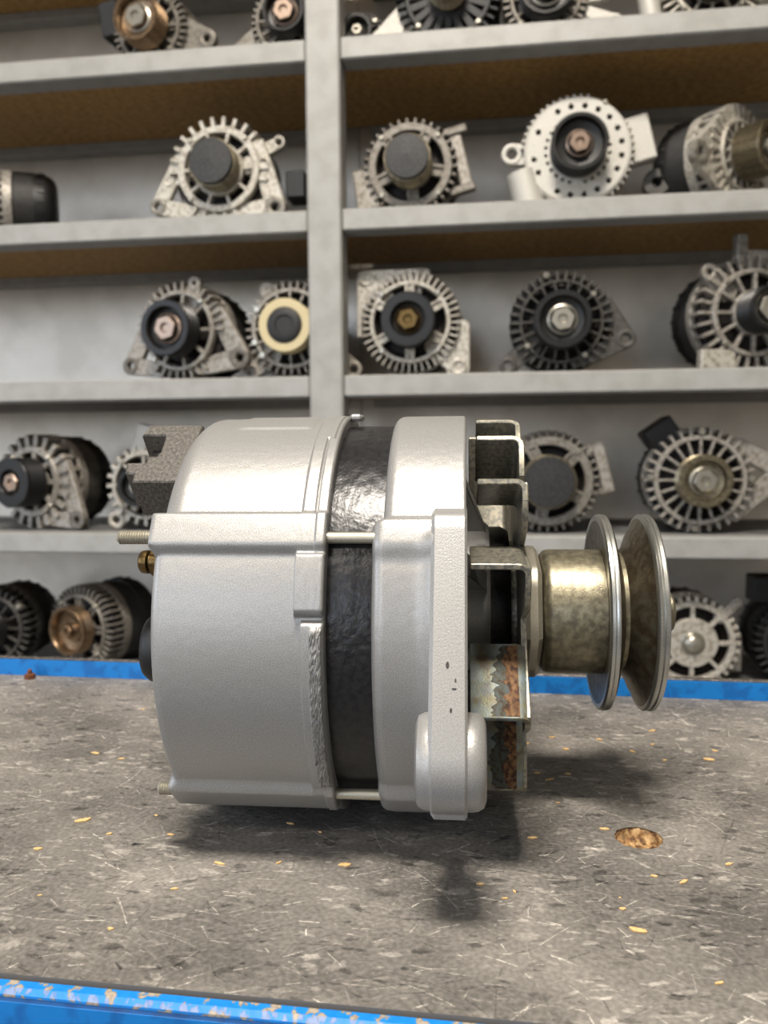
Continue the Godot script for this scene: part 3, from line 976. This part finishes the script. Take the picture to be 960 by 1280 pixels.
# ---------------------------------------------------------------- the used alternators (millimetres, front towards +z)
func alternator(s: Dictionary) -> void:
	var row: float = ROWS[s.row]
	var base := SHELF_AT + Basis(Vector3.UP, SHELF_YAW) * Vector3(s.u, 0, -s.get("d", 0.04))
	var t := thing("alternator", s.label, "alternator", Vector3(base.x, row, base.z), SHELF_YAW, "used alternators on the shelf rack")
	var X := Transform3D(Basis.from_euler(Vector3(deg_to_rad(s.get("pitch", 0.0)), deg_to_rad(s.get("yaw", 0.0)), 0.0)), Vector3(0, s.h, 0))
	var R: float = s.R
	var alu: Material = M[s.get("alu", "alu_dull")]
	var rot: float = deg_to_rad(s.get("rot", 0.0))
	var hub: float = s.get("hub", 0.42) * R
	var mid: float = s.get("mid", 0.78) * R
	var mw: float = s.get("mid_w", 0.09) * R
	var f := mm()
	# hub plate, spokes, ring
	f.lathe([Vector2(hub, -9), Vector2(hub, -1), Vector2(hub - 1, 0), Vector2(9.5, 0), Vector2(8.5, -1.5), Vector2(8.5, -9)], 48)
	var ns: int = s.get("spokes", 12)
	var sw: float = s.get("spoke_w", 3.2)
	for i in ns:
		var a := rot + TAU * i / ns
		if s.get("twin", false):
			for e in [-1.0, 1.0]:
				var keep := f.xf
				f.xf = keep * Transform3D(Basis(Vector3.BACK, a), Vector3.ZERO) * Transform3D(Basis(), Vector3(0, e * sw * 0.9, 0))
				f.ray_bar(0.0, hub - 2, mid + mw * 0.4, sw * 0.62, -8, -0.5, 0.5)
				f.xf = keep
			f.ray_bar(a, hub - 2, mid, sw * 1.6, -8, -3.5)
		else:
			f.ray_bar(a, hub - 1, mid, sw, -8, -1, 0.6)
	f.lathe([Vector2(mid + mw / 2, -11), Vector2(mid + mw / 2, -2), Vector2(mid + mw / 2 - 1.2, -0.6), Vector2(mid - mw / 2 + 1.2, -0.6), Vector2(mid - mw / 2, -2), Vector2(mid - mw / 2, -11)], 72)
	# fins: a front bar and a side bar each
	var nf: int = s.get("fins", 36)
	var fw: float = s.get("fin_w", 2.8)
	var skip: Array = s.get("skip", [])
	for i in nf:
		var a := TAU * i / nf + rot * 0.5
		var hid := false
		for k in skip:
			if absf(angle_difference(a, deg_to_rad(k[0]))) < deg_to_rad(k[1]):
				hid = true
		if hid:
			continue
		f.ray_bar(a, mid + mw / 2 - 0.6, R - 0.8, fw, -11, -3.5, 0.4)
		f.ray_bar(a, R - 5.5, R, fw, -33, -6.5, 0.8)
	f.lathe([Vector2(R - 0.3, -42), Vector2(R - 0.3, -31), Vector2(R - 1.3, -30), Vector2(R - 6, -30), Vector2(R - 6, -42)], 72)
	for e in s.get("ears", []):   # x, y of the bore, boss radius, bore radius, root radius
		var q := Vector2(e[0], e[1])
		var z1: float = e[5] if e.size() > 5 else -11.0
		var em := mm() if s.has("ear_mat") else f
		em.ear(q, e[2], e[3], Vector2(e[6], e[7]) if e.size() > 7 else q.normalized() * minf(q.length() * 0.6, R * 0.7), e[4], z1 - 9.0, z1, 1.2)
		em.xf = em.xf * Transform3D(Basis(), Vector3(q.x, q.y, 0))
		em.lathe([Vector2(e[2], z1 - 9), Vector2(e[2], z1 + 0.6), Vector2(e[2] - 1, z1 + 1.4), Vector2(e[3] + 1.4, z1 + 1.4), Vector2(e[3], z1 + 0.4), Vector2(e[3], z1 - 9)], 28)
		em.xf = Transform3D(Basis().scaled(Vector3.ONE * 0.001), Vector3.ZERO)
		if s.has("ear_mat"):
			fix("mounting_ear", em, M[s.ear_mat], t, X)
	for p in s.get("plates", []):   # outline, z0, z1
		var o := PackedVector2Array()
		for q in p[0]:
			o.append(Vector2(q[0], q[1]))
		f.plate(o, p[1], p[2], 1.2)
	if s.get("dots", false):
		dotted_plate(f, R, mid)
	var fh := fix("front_housing", f, alu, t, X)
	# windings seen through the openings
	var w := mm()
	w.lathe([Vector2(R - 6.2, -34), Vector2(R - 6.2, -19), Vector2(R * 0.66, -14), Vector2(R * 0.62, -19), Vector2(R * 0.55, -19), Vector2(8, -16)], 40)
	fix("windings", w, M.windings, t, X)
	var c := mm()
	var core: Array = [Vector2(R * 0.9, -70), Vector2(R * 0.965, -70)]
	for i in 9:
		core.append(Vector2(R * 0.965, -69 + 3 * i))
		core.append(Vector2(R * 0.955, -67.5 + 3 * i))
	core.append(Vector2(R * 0.9, -42))
	c.lathe(core, 56)
	fix("stator_core", c, M[s.get("core", "core")], t, X)
	# rear cover with ribs
	var L: float = s.get("L", 108.0)
	var rr: float = R * s.get("rear", 0.94)
	var rc := mm()
	rc.lathe([Vector2(0, -L), Vector2(rr - 16, -L), Vector2(rr - 8, -L + 3), Vector2(rr - 2.5, -L + 10), Vector2(rr, -L + 18), Vector2(rr, -70), Vector2(R * 0.85, -69.5)].map(func(p: Vector2) -> Vector2: return p), 56)
	for i in 22:
		rc.ray_bar(TAU * i / 22, rr - 3, rr + 1.6, 3.4, -L + 16, -74, 0.8)
	fix("rear_cover", rc, M[s.get("cover", "cover")], t, X)
	# through-bolt heads
	for a in s.get("bolts", [45, 135, 225, 315]):
		var b := mm()
		var at: Vector2 = Vector2.from_angle(deg_to_rad(a)) * s.get("bolt_r", mid + mw * 0.2)
		b.xf = b.xf * Transform3D(Basis(), Vector3(at.x, at.y, 0))
		b.lathe([Vector2(3.9, -9), Vector2(3.9, -0.6), Vector2(3.2, 0.2), Vector2(0, 0.2)], 20)
		b.hexagon(s.get("bolt_h", 2.9), 0.0, 2.6, 0.0, 0.4)
		fix("bolt", b, M[s.get("bolt", "nut")], t, X)
	for e in s.get("boxes", []):   # name, material, centre, size, turn
		var b := mm()
		b.box(Vector3(e[2], e[3], e[4]), Vector3(e[5], e[6], e[7]), 1.6, Basis(Vector3.BACK, deg_to_rad(e[8])))
		fix(e[0], b, M[e[1]], t, X)
	for e in s.get("tubes", []):   # name, material, centre, radius, bore, length, turn in the face, tilt towards the viewer
		var b := mm()
		b.xf = b.xf * Transform3D(Basis(Vector3.BACK, deg_to_rad(e[8])) * Basis(Vector3.UP, deg_to_rad(e[9])), Vector3(e[2], e[3], e[4]))
		var hl: float = e[7] / 2
		b.lathe([Vector2(e[6], -hl), Vector2(e[5], -hl), Vector2(e[5], hl - 1), Vector2(e[5] - 1, hl), Vector2(e[6] + 0.8, hl), Vector2(e[6], hl - 0.8), Vector2(e[6], -hl)], 32)
		fix(e[0], b, M[e[1]], t, X)
	small_pulley(s, t, X)


func fix(called: String, b: MB, m: Material, t: Node3D, X: Transform3D) -> MeshInstance3D:
	for i in b.n.size():
		b.n[i] = b.n[i].normalized()
	return part(called, b, m, t, X)


func dotted_plate(f: MB, R: float, mid: float) -> void:
	# a flat ring pierced by round holes: wedge-shaped cells, each with one hole
	var rings := [[0.47 * R, 0.64 * R, 26, 2.4], [0.64 * R, 0.89 * R, 20, 3.6]]
	for q in rings:
		for i in q[2]:
			var a0: float = TAU * i / q[2]
			var a1: float = TAU * (i + 1) / q[2]
			var solid: bool = (i * 7) % q[2] in [3, 4, 9]
			var am := (a0 + a1) / 2
			var c: Vector2 = Vector2.from_angle(am) * (q[0] + q[1]) / 2
			var pts := PackedVector2Array()
			for j in 6: pts.append(Vector2.from_angle(lerpf(a0, a1, j / 6.0)) * q[1])
			for j in 6: pts.append(Vector2.from_angle(a1) * lerpf(q[1], q[0], j / 6.0))
			for j in 6: pts.append(Vector2.from_angle(lerpf(a1, a0, j / 6.0)) * q[0])
			for j in 6: pts.append(Vector2.from_angle(a0) * lerpf(q[0], q[1], j / 6.0))
			var hole := PackedVector2Array()
			for p in pts:
				hole.append(c + (p - c).normalized() * (q[3] if not solid else 0.6))
			f.plate(pts, -7.0, 0.8, 0.0, hole)


func small_pulley(s: Dictionary, t: Node3D, X: Transform3D) -> void:
	var kind: String = s.get("pulley", "cup")
	var rp: float = s.get("rp", 30.0)
	var lp: float = s.get("lp", 26.0)
	var m: Material = M[s.get("pm", "pulley_dark")]
	var sh := mm()
	sh.lathe([Vector2(8.4, -10), Vector2(8.4, 5)], 32)
	if kind == "none":
		sh.lathe([Vector2(15.5, -0.2), Vector2(15.5, 1.0), Vector2(13.8, 1.6), Vector2(13.2, 0.2), Vector2(12.0, 1.0), Vector2(11.4, 4.5), Vector2(8.4, 7.5), Vector2(4.0, 9.0), Vector2(0, 9.4)], 40)
		fix("shaft", sh, M.nut, t, X)
		return
	fix("shaft", sh, M.nut, t, X)
	var p := mm()
	var prof: Array = [Vector2(10, 2), Vector2(rp - 1.5, 2), Vector2(rp, 3.0)]
	var z := 4.5
	while z < lp - 5.0:
		prof.append_array([Vector2(rp, z), Vector2(rp - 2.2, z + 1.5), Vector2(rp, z + 3.0)])
		z += 3.4
	if kind == "cup":
		var rc: float = s.get("cup", 0.74) * rp
		prof.append_array([Vector2(rp, lp - 1), Vector2(rp - 1, lp), Vector2(rc + 1.2, lp), Vector2(rc, lp - 1.2), Vector2(rc - 1.0, lp - 11), Vector2(rc * 0.62, lp - 12.5), Vector2(rc * 0.58, lp - 10), Vector2(5, lp - 10)])
		p.lathe(prof, 64)
		var pu := fix("pulley", p, m, t, X)
		var n := mm()
		var rn: float = s.get("rn", 0.36) * rp
		n.lathe([Vector2(rn * 1.25, lp - 10.2), Vector2(rn * 1.25, lp - 8), Vector2(rn * 1.1, lp - 7)], 40)
		n.hexagon(rn, lp - 9, lp - 0.5, rn * 0.42, 1.0, 0.2)
		n.lathe([Vector2(rn * 0.42, lp - 1.5), Vector2(rn * 0.3, lp - 4), Vector2(0, lp - 4)], 24)
		fix_sub("nut", n, M[s.get("nm", "nut")], pu)
	elif kind == "cap":
		prof.append_array([Vector2(rp, lp - 3), Vector2(rp - 0.8, lp - 2), Vector2(rp - 2.5, lp - 2), Vector2(10, lp - 3)])
		p.lathe(prof, 64)
		var pu := fix("pulley", p, M[s.get("pm", "pulley_steel")], t, X)
		var c := mm()
		c.lathe([Vector2(rp - 2.6, lp - 4), Vector2(rp - 2.6, lp + 2.6), Vector2(rp - 3.6, lp + 3.8), Vector2(1.6, lp + 4.6), Vector2(1.2, lp + 4.1), Vector2(0, lp + 4.1)], 64)
		fix_sub("dust_cap", c, M.cap, pu)
	elif kind == "cream":
		prof.append_array([Vector2(rp, lp - 1), Vector2(rp - 1, lp), Vector2(rp * 0.68, lp), Vector2(rp * 0.66, lp - 3), Vector2(10, lp - 3)])
		p.lathe(prof, 64)
		var pu := fix("pulley", p, M.cream, t, X)
		var c := mm()
		c.lathe([Vector2(rp * 0.66, lp - 3), Vector2(rp * 0.66, lp + 1.5), Vector2(rp * 0.62, lp + 2.6), Vector2(rp * 0.36, lp + 2.6), Vector2(rp * 0.33, lp + 0.8), Vector2(0, lp + 0.8)], 56)
		fix_sub("dust_cap", c, M.cover, pu)


func fix_sub(called: String, b: MB, m: Material, parent: Node3D) -> void:
	for i in b.n.size():
		b.n[i] = b.n[i].normalized()
	part(called, b, m, parent)


func shelf_alternators() -> void:
	alternator({"label": "dark alternator on the top shelf with a bronze-lipped ribbed pulley and bright hex nut", "row": 0, "u": -0.3135, "h": 0.0535, "d": 0.05, "R": 53.0, "alu": "alu_grey", "spokes": 11, "pulley": "cup", "pm": "pulley_bronze", "rp": 31.0, "lp": 34.0, "cup": 0.8, "rn": 0.46, "yaw": -6.0, "ears": [[78, -18, 12, 5, 26]], "boxes": [["connector", "cover", -70, 30, -40, 26, 46, 40, 8]]})
	alternator({"label": "grey alternator on the top shelf with a dull ring pulley, hugging the grey upright", "row": 0, "u": -0.126, "h": 0.0505, "d": 0.05, "R": 50.0, "alu": "alu_grey", "spokes": 14, "mid": 0.82, "pulley": "cup", "pm": "pulley_dark", "rp": 27.0, "cup": 0.82, "rn": 0.5, "nm": "copper_nut", "ears": [[-76, -36, 11, 5, 22]]})
	alternator({"label": "small black alternator on the top shelf, mostly hidden by the grey upright", "row": 0, "u": -0.039, "h": 0.0365, "d": 0.085, "R": 36.0, "alu": "alu_dark", "spokes": 9, "rp": 20.0})
	alternator({"label": "black-faced alternator on the top shelf with a single white pierced mounting ear", "row": 0, "u": 0.0785, "h": 0.0665, "d": 0.05, "R": 66.0, "alu": "cover", "spokes": 20, "spoke_w": 9.0, "pulley": "cap", "rp": 23.0, "ears": [[-87, -46, 13, 4.5, 28]], "ear_mat": "white_cast"})
	alternator({"label": "dark alternator on the top shelf with concentric pulley rings and a pale openwork bracket", "row": 0, "u": 0.198, "h": 0.053, "d": 0.05, "R": 52.5, "alu": "alu_grey", "spokes": 12, "rp": 33.0, "cup": 0.85, "rn": 0.5, "ears": [[56, -34, 9, 4, 10], [84, -30, 9, 4, 9], [72, 4, 8, 4, 9]], "ear_mat": "white_cast"})
	alternator({"label": "pale silver finned alternator on the top shelf, farthest along from the upright", "row": 0, "u": 0.397, "h": 0.0645, "d": 0.06, "R": 64.0, "alu": "alu_clean", "spokes": 12, "mid": 0.7, "fins": 40, "rp": 30.0, "tubes": [["mounting_tube", "white_cast", -72, -26, -12, 13, 6, 52, 100, 90]]})
	alternator({"label": "black-backed alternator turned sideways on the second shelf, showing silver side fins", "row": 1, "u": -0.583, "h": 0.0525, "d": 0.09, "R": 52.0, "alu": "alu_dull", "yaw": -64.0, "fins": 30, "L": 100.0, "rp": 26.0, "cover": "black"})
	alternator({"label": "bright silver alternator with a black round cap and two broad triangular ears", "row": 1, "u": -0.2198, "h": 0.0695, "R": 68.0, "alu": "alu_clean", "hub": 0.5, "mid": 0.74, "mid_w": 0.14, "spokes": 10, "spoke_w": 4.5, "fins": 26, "fin_w": 5.0, "skip": [[204, 18], [322, 24], [20, 14]], "pulley": "cap", "rp": 31.0, "lp": 27.0, "pitch": -0.6, "rear": 0.88, "ears": [[-86, -42, 11, 5, 9, -9, -40, 44], [-86, -42, 11, 5, 9, -9, -10, -58], [-70, -10, 7, 4, 9, -9, -50, -6], [74, -50, 14, 6, 10, -7, 52, 30], [74, -50, 14, 6, 9, -7, 8, -57], [60, 6, 8, 4, 12, -5, 40, 4], [78, 34, 8, 4.5, 9, -14]], "boxes": [["connector", "black", 96, -16, -46, 26, 34, 40, 0], ["connector", "black", 112, -8, -48, 16, 18, 24, 20]]})
	alternator({"label": "dusty grey alternator with black round cap, next to the upright on the second shelf", "row": 1, "u": 0.0304, "h": 0.0605, "R": 60.0, "alu": "alu_grey", "hub": 0.48, "mid": 0.8, "mid_w": 0.17, "spokes": 5, "twin": true, "rot": 60.0, "spoke_w": 6.0, "fins": 34, "pulley": "cap", "rp": 29.5, "lp": 32.0, "boxes": [["bracket", "alu_dull", -57, -24, -16, 30, 50, 16, 8], ["bracket", "alu_dull", 64, 6, -22, 15, 66, 18, 14], ["bracket", "alu_grey", 66, -28, -18, 32, 10, 14, 14], ["bracket", "alu_grey", 56, 44, -18, 30, 10, 14, 14]]})
	alternator({"label": "bright alternator with a front plate full of round holes and a dished black pulley", "row": 1, "u": 0.2378, "h": 0.0705, "d": 0.05, "R": 70.0, "alu": "white_cast", "spokes": 0, "hub": 0.48, "mid": 0.91, "mid_w": 0.05, "fins": 50, "fin_w": 2.6, "skip": [[52, 20], [190, 16]], "dots": true, "pulley": "cup", "rp": 34.0, "lp": 34.0, "cup": 0.84, "rn": 0.38, "nm": "copper_nut", "ears": [[-80, 4, 13, 7, 14, -12]], "boxes": [["bracket", "white_cast", 77, 17, -30, 32, 56, 24, 14]], "tubes": [["mounting_tube", "white_cast", -62, -42, -14, 20, 9, 46, 105, 90]], "bolts": [60, 240]})
	alternator({"label": "cream-grey alternator turned sideways with a slotted triangular bracket and ribbed steel pulley", "row": 1, "u": 0.440, "h": 0.0625, "d": 0.075, "L": 98.0, "R": 62.0, "alu": "alu_clean", "yaw": 44.0, "mid": 0.66, "spokes": 16, "fins": 30, "fin_w": 4.0, "rp": 32.0, "lp": 38.0, "pm": "pulley_steel", "ears": [[-80, -10, 15, 6, 13, -6, -10, 52], [-80, -10, 15, 6, 13, -6, -8, -50]], "cover": "cover", "core": "core", "tubes": [["rear_boss", "alu_dark", -52, -22, -88, 17, 6, 20, 0, -50]]})
	alternator({"label": "grey alternator with dished black pulley, copper-tinted nut and an ear at both sides", "row": 2, "u": -0.2797, "h": 0.0665, "R": 65.5, "alu": "alu_dull", "spokes": 9, "spoke_w": 4.5, "mid": 0.76, "fins": 34, "skip": [[335, 22], [205, 18], [72, 9]], "yaw": -11.0, "pulley": "cup", "rp": 36.0, "lp": 32.0, "cup": 0.74, "rn": 0.44, "nm": "copper_nut", "ears": [[-84, -42, 12, 5.5, 12, -13, -52, 16], [-84, -42, 12, 5.5, 10, -13, -14, -52], [86, -38, 14, 6, 11, -9, 52, 24], [86, -38, 14, 6, 10, -9, 18, -50], [20, 62, 9, 3, 14]]})
	alternator({"label": "alternator with a cream ring around its black pulley cap, half behind the upright", "row": 2, "u": -0.1285, "h": 0.0665, "d": 0.046, "R": 62.0, "alu": "alu_dull", "spokes": 16, "mid": 0.8, "fins": 36, "pulley": "cream", "rp": 34.0, "lp": 30.0, "ears": [[-56, -54, 11, 5.5, 16], [82, -54, 11, 5.5, 20], [-33, 52, 10, 1.5, 12]], "bolts": [150, 200, 222, 310], "bolt_h": 4.2})
	alternator({"label": "alternator with a square cornered mounting plate and thick black pulley around a brass nut", "row": 2, "u": 0.0293, "h": 0.0695, "R": 65.0, "alu": "alu_clean", "spokes": 6, "twin": true, "rot": 30.0, "spoke_w": 5.0, "mid": 0.76, "fins": 44, "fin_w": 2.4, "pulley": "cup", "rp": 34.0, "cup": 0.62, "rn": 0.4, "nm": "brass", "plates": [[[[-70, -16], [-70, 60], [-68, 66], [-62, 69], [20, 69], [25, 66], [26, 48], [-18, 56], [-44, 42], [-58, 14], [-60, -16]], -22.0, -12.0], [[[60, 4], [72, 2], [76, -4], [76, -62], [70, -68.5], [48, -68.5], [42, -52], [58, -26]], -22.0, -12.0]], "ears": [[-57, 58, 10, 5, 12, -11], [61, -57, 11, 5.5, 16, -11], [14, 63, 5, 2.4, 6, -11]]})
	alternator({"label": "dark oily alternator with a pale hex nut and one pale round ear boss", "row": 2, "u": 0.2193, "h": 0.0645, "R": 64.0, "alu": "alu_dark", "spokes": 18, "spoke_w": 2.6, "mid": 0.78, "mid_w": 0.06, "fins": 34, "fin_w": 3.4, "pulley": "cup", "rp": 35.0, "cup": 0.78, "rn": 0.42, "ears": [[80, -22, 12, 5.5, 9, -12, 50, 30], [80, -22, 12, 5.5, 9, -10, 22, -50], [-66, -52, 11, 4.5, 14]], "tubes": [["stud", "nut", -19, 57, -4, 4, 1, 12, 0, 0]], "bolts": [40, 215, 305]})
	alternator({"label": "big grey alternator with a tall top bracket and deep black pulley, end of third shelf", "row": 2, "u": 0.452, "h": 0.0705, "d": 0.05, "R": 70.0, "alu": "alu_dull", "yaw": 13.0, "hub": 0.4, "mid": 0.72, "spokes": 12, "spoke_w": 4.0, "fins": 30, "fin_w": 4.0, "pulley": "cup", "rp": 27.0, "lp": 40.0, "cup": 0.8, "rn": 0.6, "cover": "black", "boxes": [["bracket", "alu_dull", 24, 67, -20, 84, 22, 16, 0], ["bracket", "alu_grey", -12, 84, -18, 14, 26, 14, 0], ["bracket", "alu_clean", -44, -56, -10, 44, 24, 14, 0]], "ears": [[-54, 50, 10, 4, 16]]})
	alternator({"label": "grey alternator with a small thick black pulley and rounded web openings, fourth shelf", "row": 3, "u": -0.5032, "h": 0.0665, "d": 0.05, "R": 66.0, "alu": "alu_dull", "yaw": -16.0, "spokes": 9, "spoke_w": 7.0, "mid": 0.68, "mid_w": 0.14, "fins": 22, "fin_w": 7.0, "pulley": "cup", "rp": 34.0, "lp": 36.0, "cup": 0.5, "rn": 0.38, "nm": "copper_nut", "ears": [[74, -52, 13, 5, 14, -8, 50, 20], [74, -52, 13, 5, 10, -8, 16, -52]], "core": "alu_dark"})
	alternator({"label": "light silver alternator with a black cap, peeking out behind the black connector block", "row": 3, "u": -0.338, "h": 0.0605, "d": 0.05, "R": 56.0, "alu": "alu_clean", "spokes": 8, "fins": 24, "fin_w": 5.0, "pulley": "cup", "rp": 27.0, "pm": "pulley_dark", "ears": [[-46, -48, 12, 5.5, 14]], "boxes": [["bracket", "white_cast", 6, 58, -16, 44, 46, 20, -18]]})
	alternator({"label": "grey alternator with thick twin spokes and black round cap, behind the fan blades", "row": 3, "u": 0.2041, "h": 0.0655, "R": 65.0, "alu": "alu_grey", "hub": 0.5, "mid": 0.79, "mid_w": 0.17, "spokes": 5, "twin": true, "rot": -28.0, "spoke_w": 6.5, "fins": 38, "pulley": "cap", "rp": 34.0, "lp": 28.0, "boxes": [["bracket", "alu_dull", 69, 18, -20, 15, 68, 18, 14], ["bracket", "alu_dull", 56, 42, -20, 30, 12, 16, 24], ["bracket", "alu_grey", 64, -14, -20, 26, 10, 16, 10]]})
	alternator({"label": "alternator with four bright bolt heads around a steel ring pulley, beyond the vee pulley", "row": 3, "u": 0.3894, "h": 0.0665, "R": 66.0, "alu": "alu_dull", "spokes": 20, "spoke_w": 3.2, "mid": 0.80, "mid_w": 0.09, "fins": 32, "fin_w": 3.6, "pulley": "cup", "pm": "pulley_steel", "rp": 32.0, "lp": 28.0, "cup": 0.76, "rn": 0.44, "bolts": [90, 176, 264, 2], "bolt_r": 60.0, "bolt_h": 4.4, "core": "cover", "ears": [[100, 10, 12, 6, 10, -14, 40, 46], [100, 10, 12, 6, 10, -14, 40, -46]], "boxes": [["connector", "black", -42, 58, -46, 40, 30, 50, 35]]})
	alternator({"label": "dark alternator cut off at the far end of the lowest shelf", "row": 4, "u": -0.573, "h": 0.0585, "d": 0.05, "R": 58.0, "alu": "alu_dark", "spokes": 14, "fins": 34, "rp": 28.0, "bolts": [36, 126, 216, 306], "bolt_r": 54.0})
	alternator({"label": "sooty alternator with a bronze-coloured dished pulley on the lowest shelf", "row": 4, "u": -0.4398, "h": 0.0615, "d": 0.05, "R": 60.0, "alu": "alu_grey", "yaw": -20.0, "spokes": 8, "twin": true, "spoke_w": 4.0, "mid": 0.76, "mid_w": 0.07, "fins": 40, "fin_w": 2.8, "pulley": "cup", "pm": "pulley_bronze", "rp": 34.0, "lp": 22.0, "cup": 0.84, "rn": 0.26, "nm": "pulley_bronze", "core": "cover", "rear": 1.0})
	alternator({"label": "pulley-less alternator with bare shaft end and bright toothed front on the lowest shelf", "row": 4, "u": 0.3859, "h": 0.0605, "d": 0.05, "R": 60.0, "alu": "alu_clean", "hub": 0.52, "mid": 0.82, "mid_w": 0.12, "spokes": 8, "spoke_w": 5.0, "fins": 34, "fin_w": 5.0, "pulley": "none", "bolts": [135, 225], "boxes": [["bracket", "alu_dull", 44, 42, -8, 40, 12, 12, 45], ["bracket", "alu_dull", 62, -22, -60, 20, 50, 30, 0]]})
	alternator({"label": "black alternator in the dark corner of the lowest shelf beside the toothed one", "row": 4, "u": 0.524, "h": 0.0605, "d": 0.06, "R": 60.0, "alu": "cover", "spokes": 10, "rp": 28.0, "cover": "black", "boxes": [["connector", "black", -42, 64, -40, 30, 34, 40, 0]]})


# ---------------------------------------------------------------- small things on the bench
const CHIPS := [
	[-167.7, -313.3, 3.6], [-154.1, -308.8, 2.9], [-173.4, -371.2, 1.9], [-140.8, -254.1, 5.8], [-127.6, -245.8, 2.3], [-145.0, -233.1, 3.0], [-118.4, -260.8, 1.6],
	[-107.9, -247.9, 2.9], [-85.8, -231.9, 4.0], [-68.2, -234.8, 1.9], [-48.5, -236.0, 4.5], [-93.3, -216.2, 2.2], [-129.1, -207.8, 1.3], [-101.9, -195.1, 2.1],
	[-71.7, -260.9, 2.6], [-60.6, -256.0, 1.3], [6.2, -347.0, 4.0], [17.5, -356.4, 2.7], [22.3, -342.5, 3.2], [37.0, -355.9, 3.3], [60.8, -370.1, 3.7],
	[58.3, -352.8, 2.0], [77.3, -338.1, 4.6], [81.7, -348.4, 2.9], [9.9, -315.2, 3.3], [14.4, -309.5, 3.5], [16.3, -289.1, 1.6], [30.0, -270.4, 3.5],
	[6.8, -261.1, 3.0], [63.8, -251.8, 2.6], [41.0, -241.6, 2.3], [48.7, -239.5, 2.9], [-8.4, -230.4, 2.0], [1.2, -227.8, 1.8], [29.8, -228.3, 0.8],
	[29.7, -222.7, 2.1], [32.4, -212.9, 4.6], [-1.2, -223.7, 2.0], [47.6, -193.6, 2.5], [21.5, -315.9, 2.4], [60.0, -335.0, 1.9], [48.7, -343.2, 2.8],
]


# the few that stand out, by size and place
const BIG_CHIPS := {
	5940.8: "longest tan wood chip, lying out beyond the lower threaded stud",
	4548.5: "long tan wood chip at the front edge of the silver alternator's shadow",
	4677.3: "tan wood sliver beyond the shadow of the vee pulley",
	4632.4: "largest tan wood chip in front of the bare screw hole",
	2547.6: "lone tan wood chip nearest the blue front rail, past the screw hole",
}


func crumbs() -> void:
	var r := RandomNumberGenerator.new()
	r.seed = 88
	var turn := Basis(Vector3.UP, BENCH_YAW)
	for c in CHIPS:
		var l: float = c[2] * 0.5
		var wd := l * r.randf_range(0.28, 0.5)
		var o := PackedVector2Array()
		for i in 9:
			var a := TAU * i / 9
			var q := r.randf_range(0.7, 1.15)
			o.append(Vector2(cos(a) * l * q, sin(a) * wd * q))
		var b := MB.new()
		b.xf = Transform3D(Basis().scaled(Vector3.ONE * 0.001) * Basis(Vector3.RIGHT, -PI / 2), Vector3.ZERO)
		b.plate(o, 0.0, 0.35 + 0.05 * l, 0.12)
		for i in b.n.size():
			b.n[i] = b.n[i].normalized()
		var p := turn * Vector3(c[0] * 0.001, 0.0001, c[1] * 0.001)
		var m := shaped(numbered("wood_chip"), b.mesh(), M.wood, self, Transform3D(Basis(Vector3.UP, BENCH_YAW + r.randfn(0.0, 0.45)), p))
		tag(m, BIG_CHIPS.get(c[2] * 1000.0 + absf(c[0]), "small tan wood chip lying on the scratched grey bench board"), "wood chip", "tan wood chips scattered over the bench board")
	# rusty bit of a fastener against the back lip
	var n := MB.new()
	n.xf = Transform3D(Basis().scaled(Vector3.ONE * 0.001) * Basis(Vector3.RIGHT, -PI / 2), Vector3.ZERO)
	n.hexagon(3.0, 0.0, 2.6, 1.1, 0.4)
	n.lathe([Vector2(1.2, 2.0), Vector2(1.2, 4.6), Vector2(0.6, 5.2), Vector2(0, 5.2)], 16)
	for i in n.n.size():
		n.n[i] = n.n[i].normalized()
	var at := turn * Vector3(-0.2589, 0.0001, -0.4155)
	var o := shaped(numbered("rusty_nut"), n.mesh(), M.rusty, self, Transform3D(Basis(Vector3.UP, 0.6), at))
	tag(o, "tiny rusty nut lying against the blue back lip of the workbench", "nut")
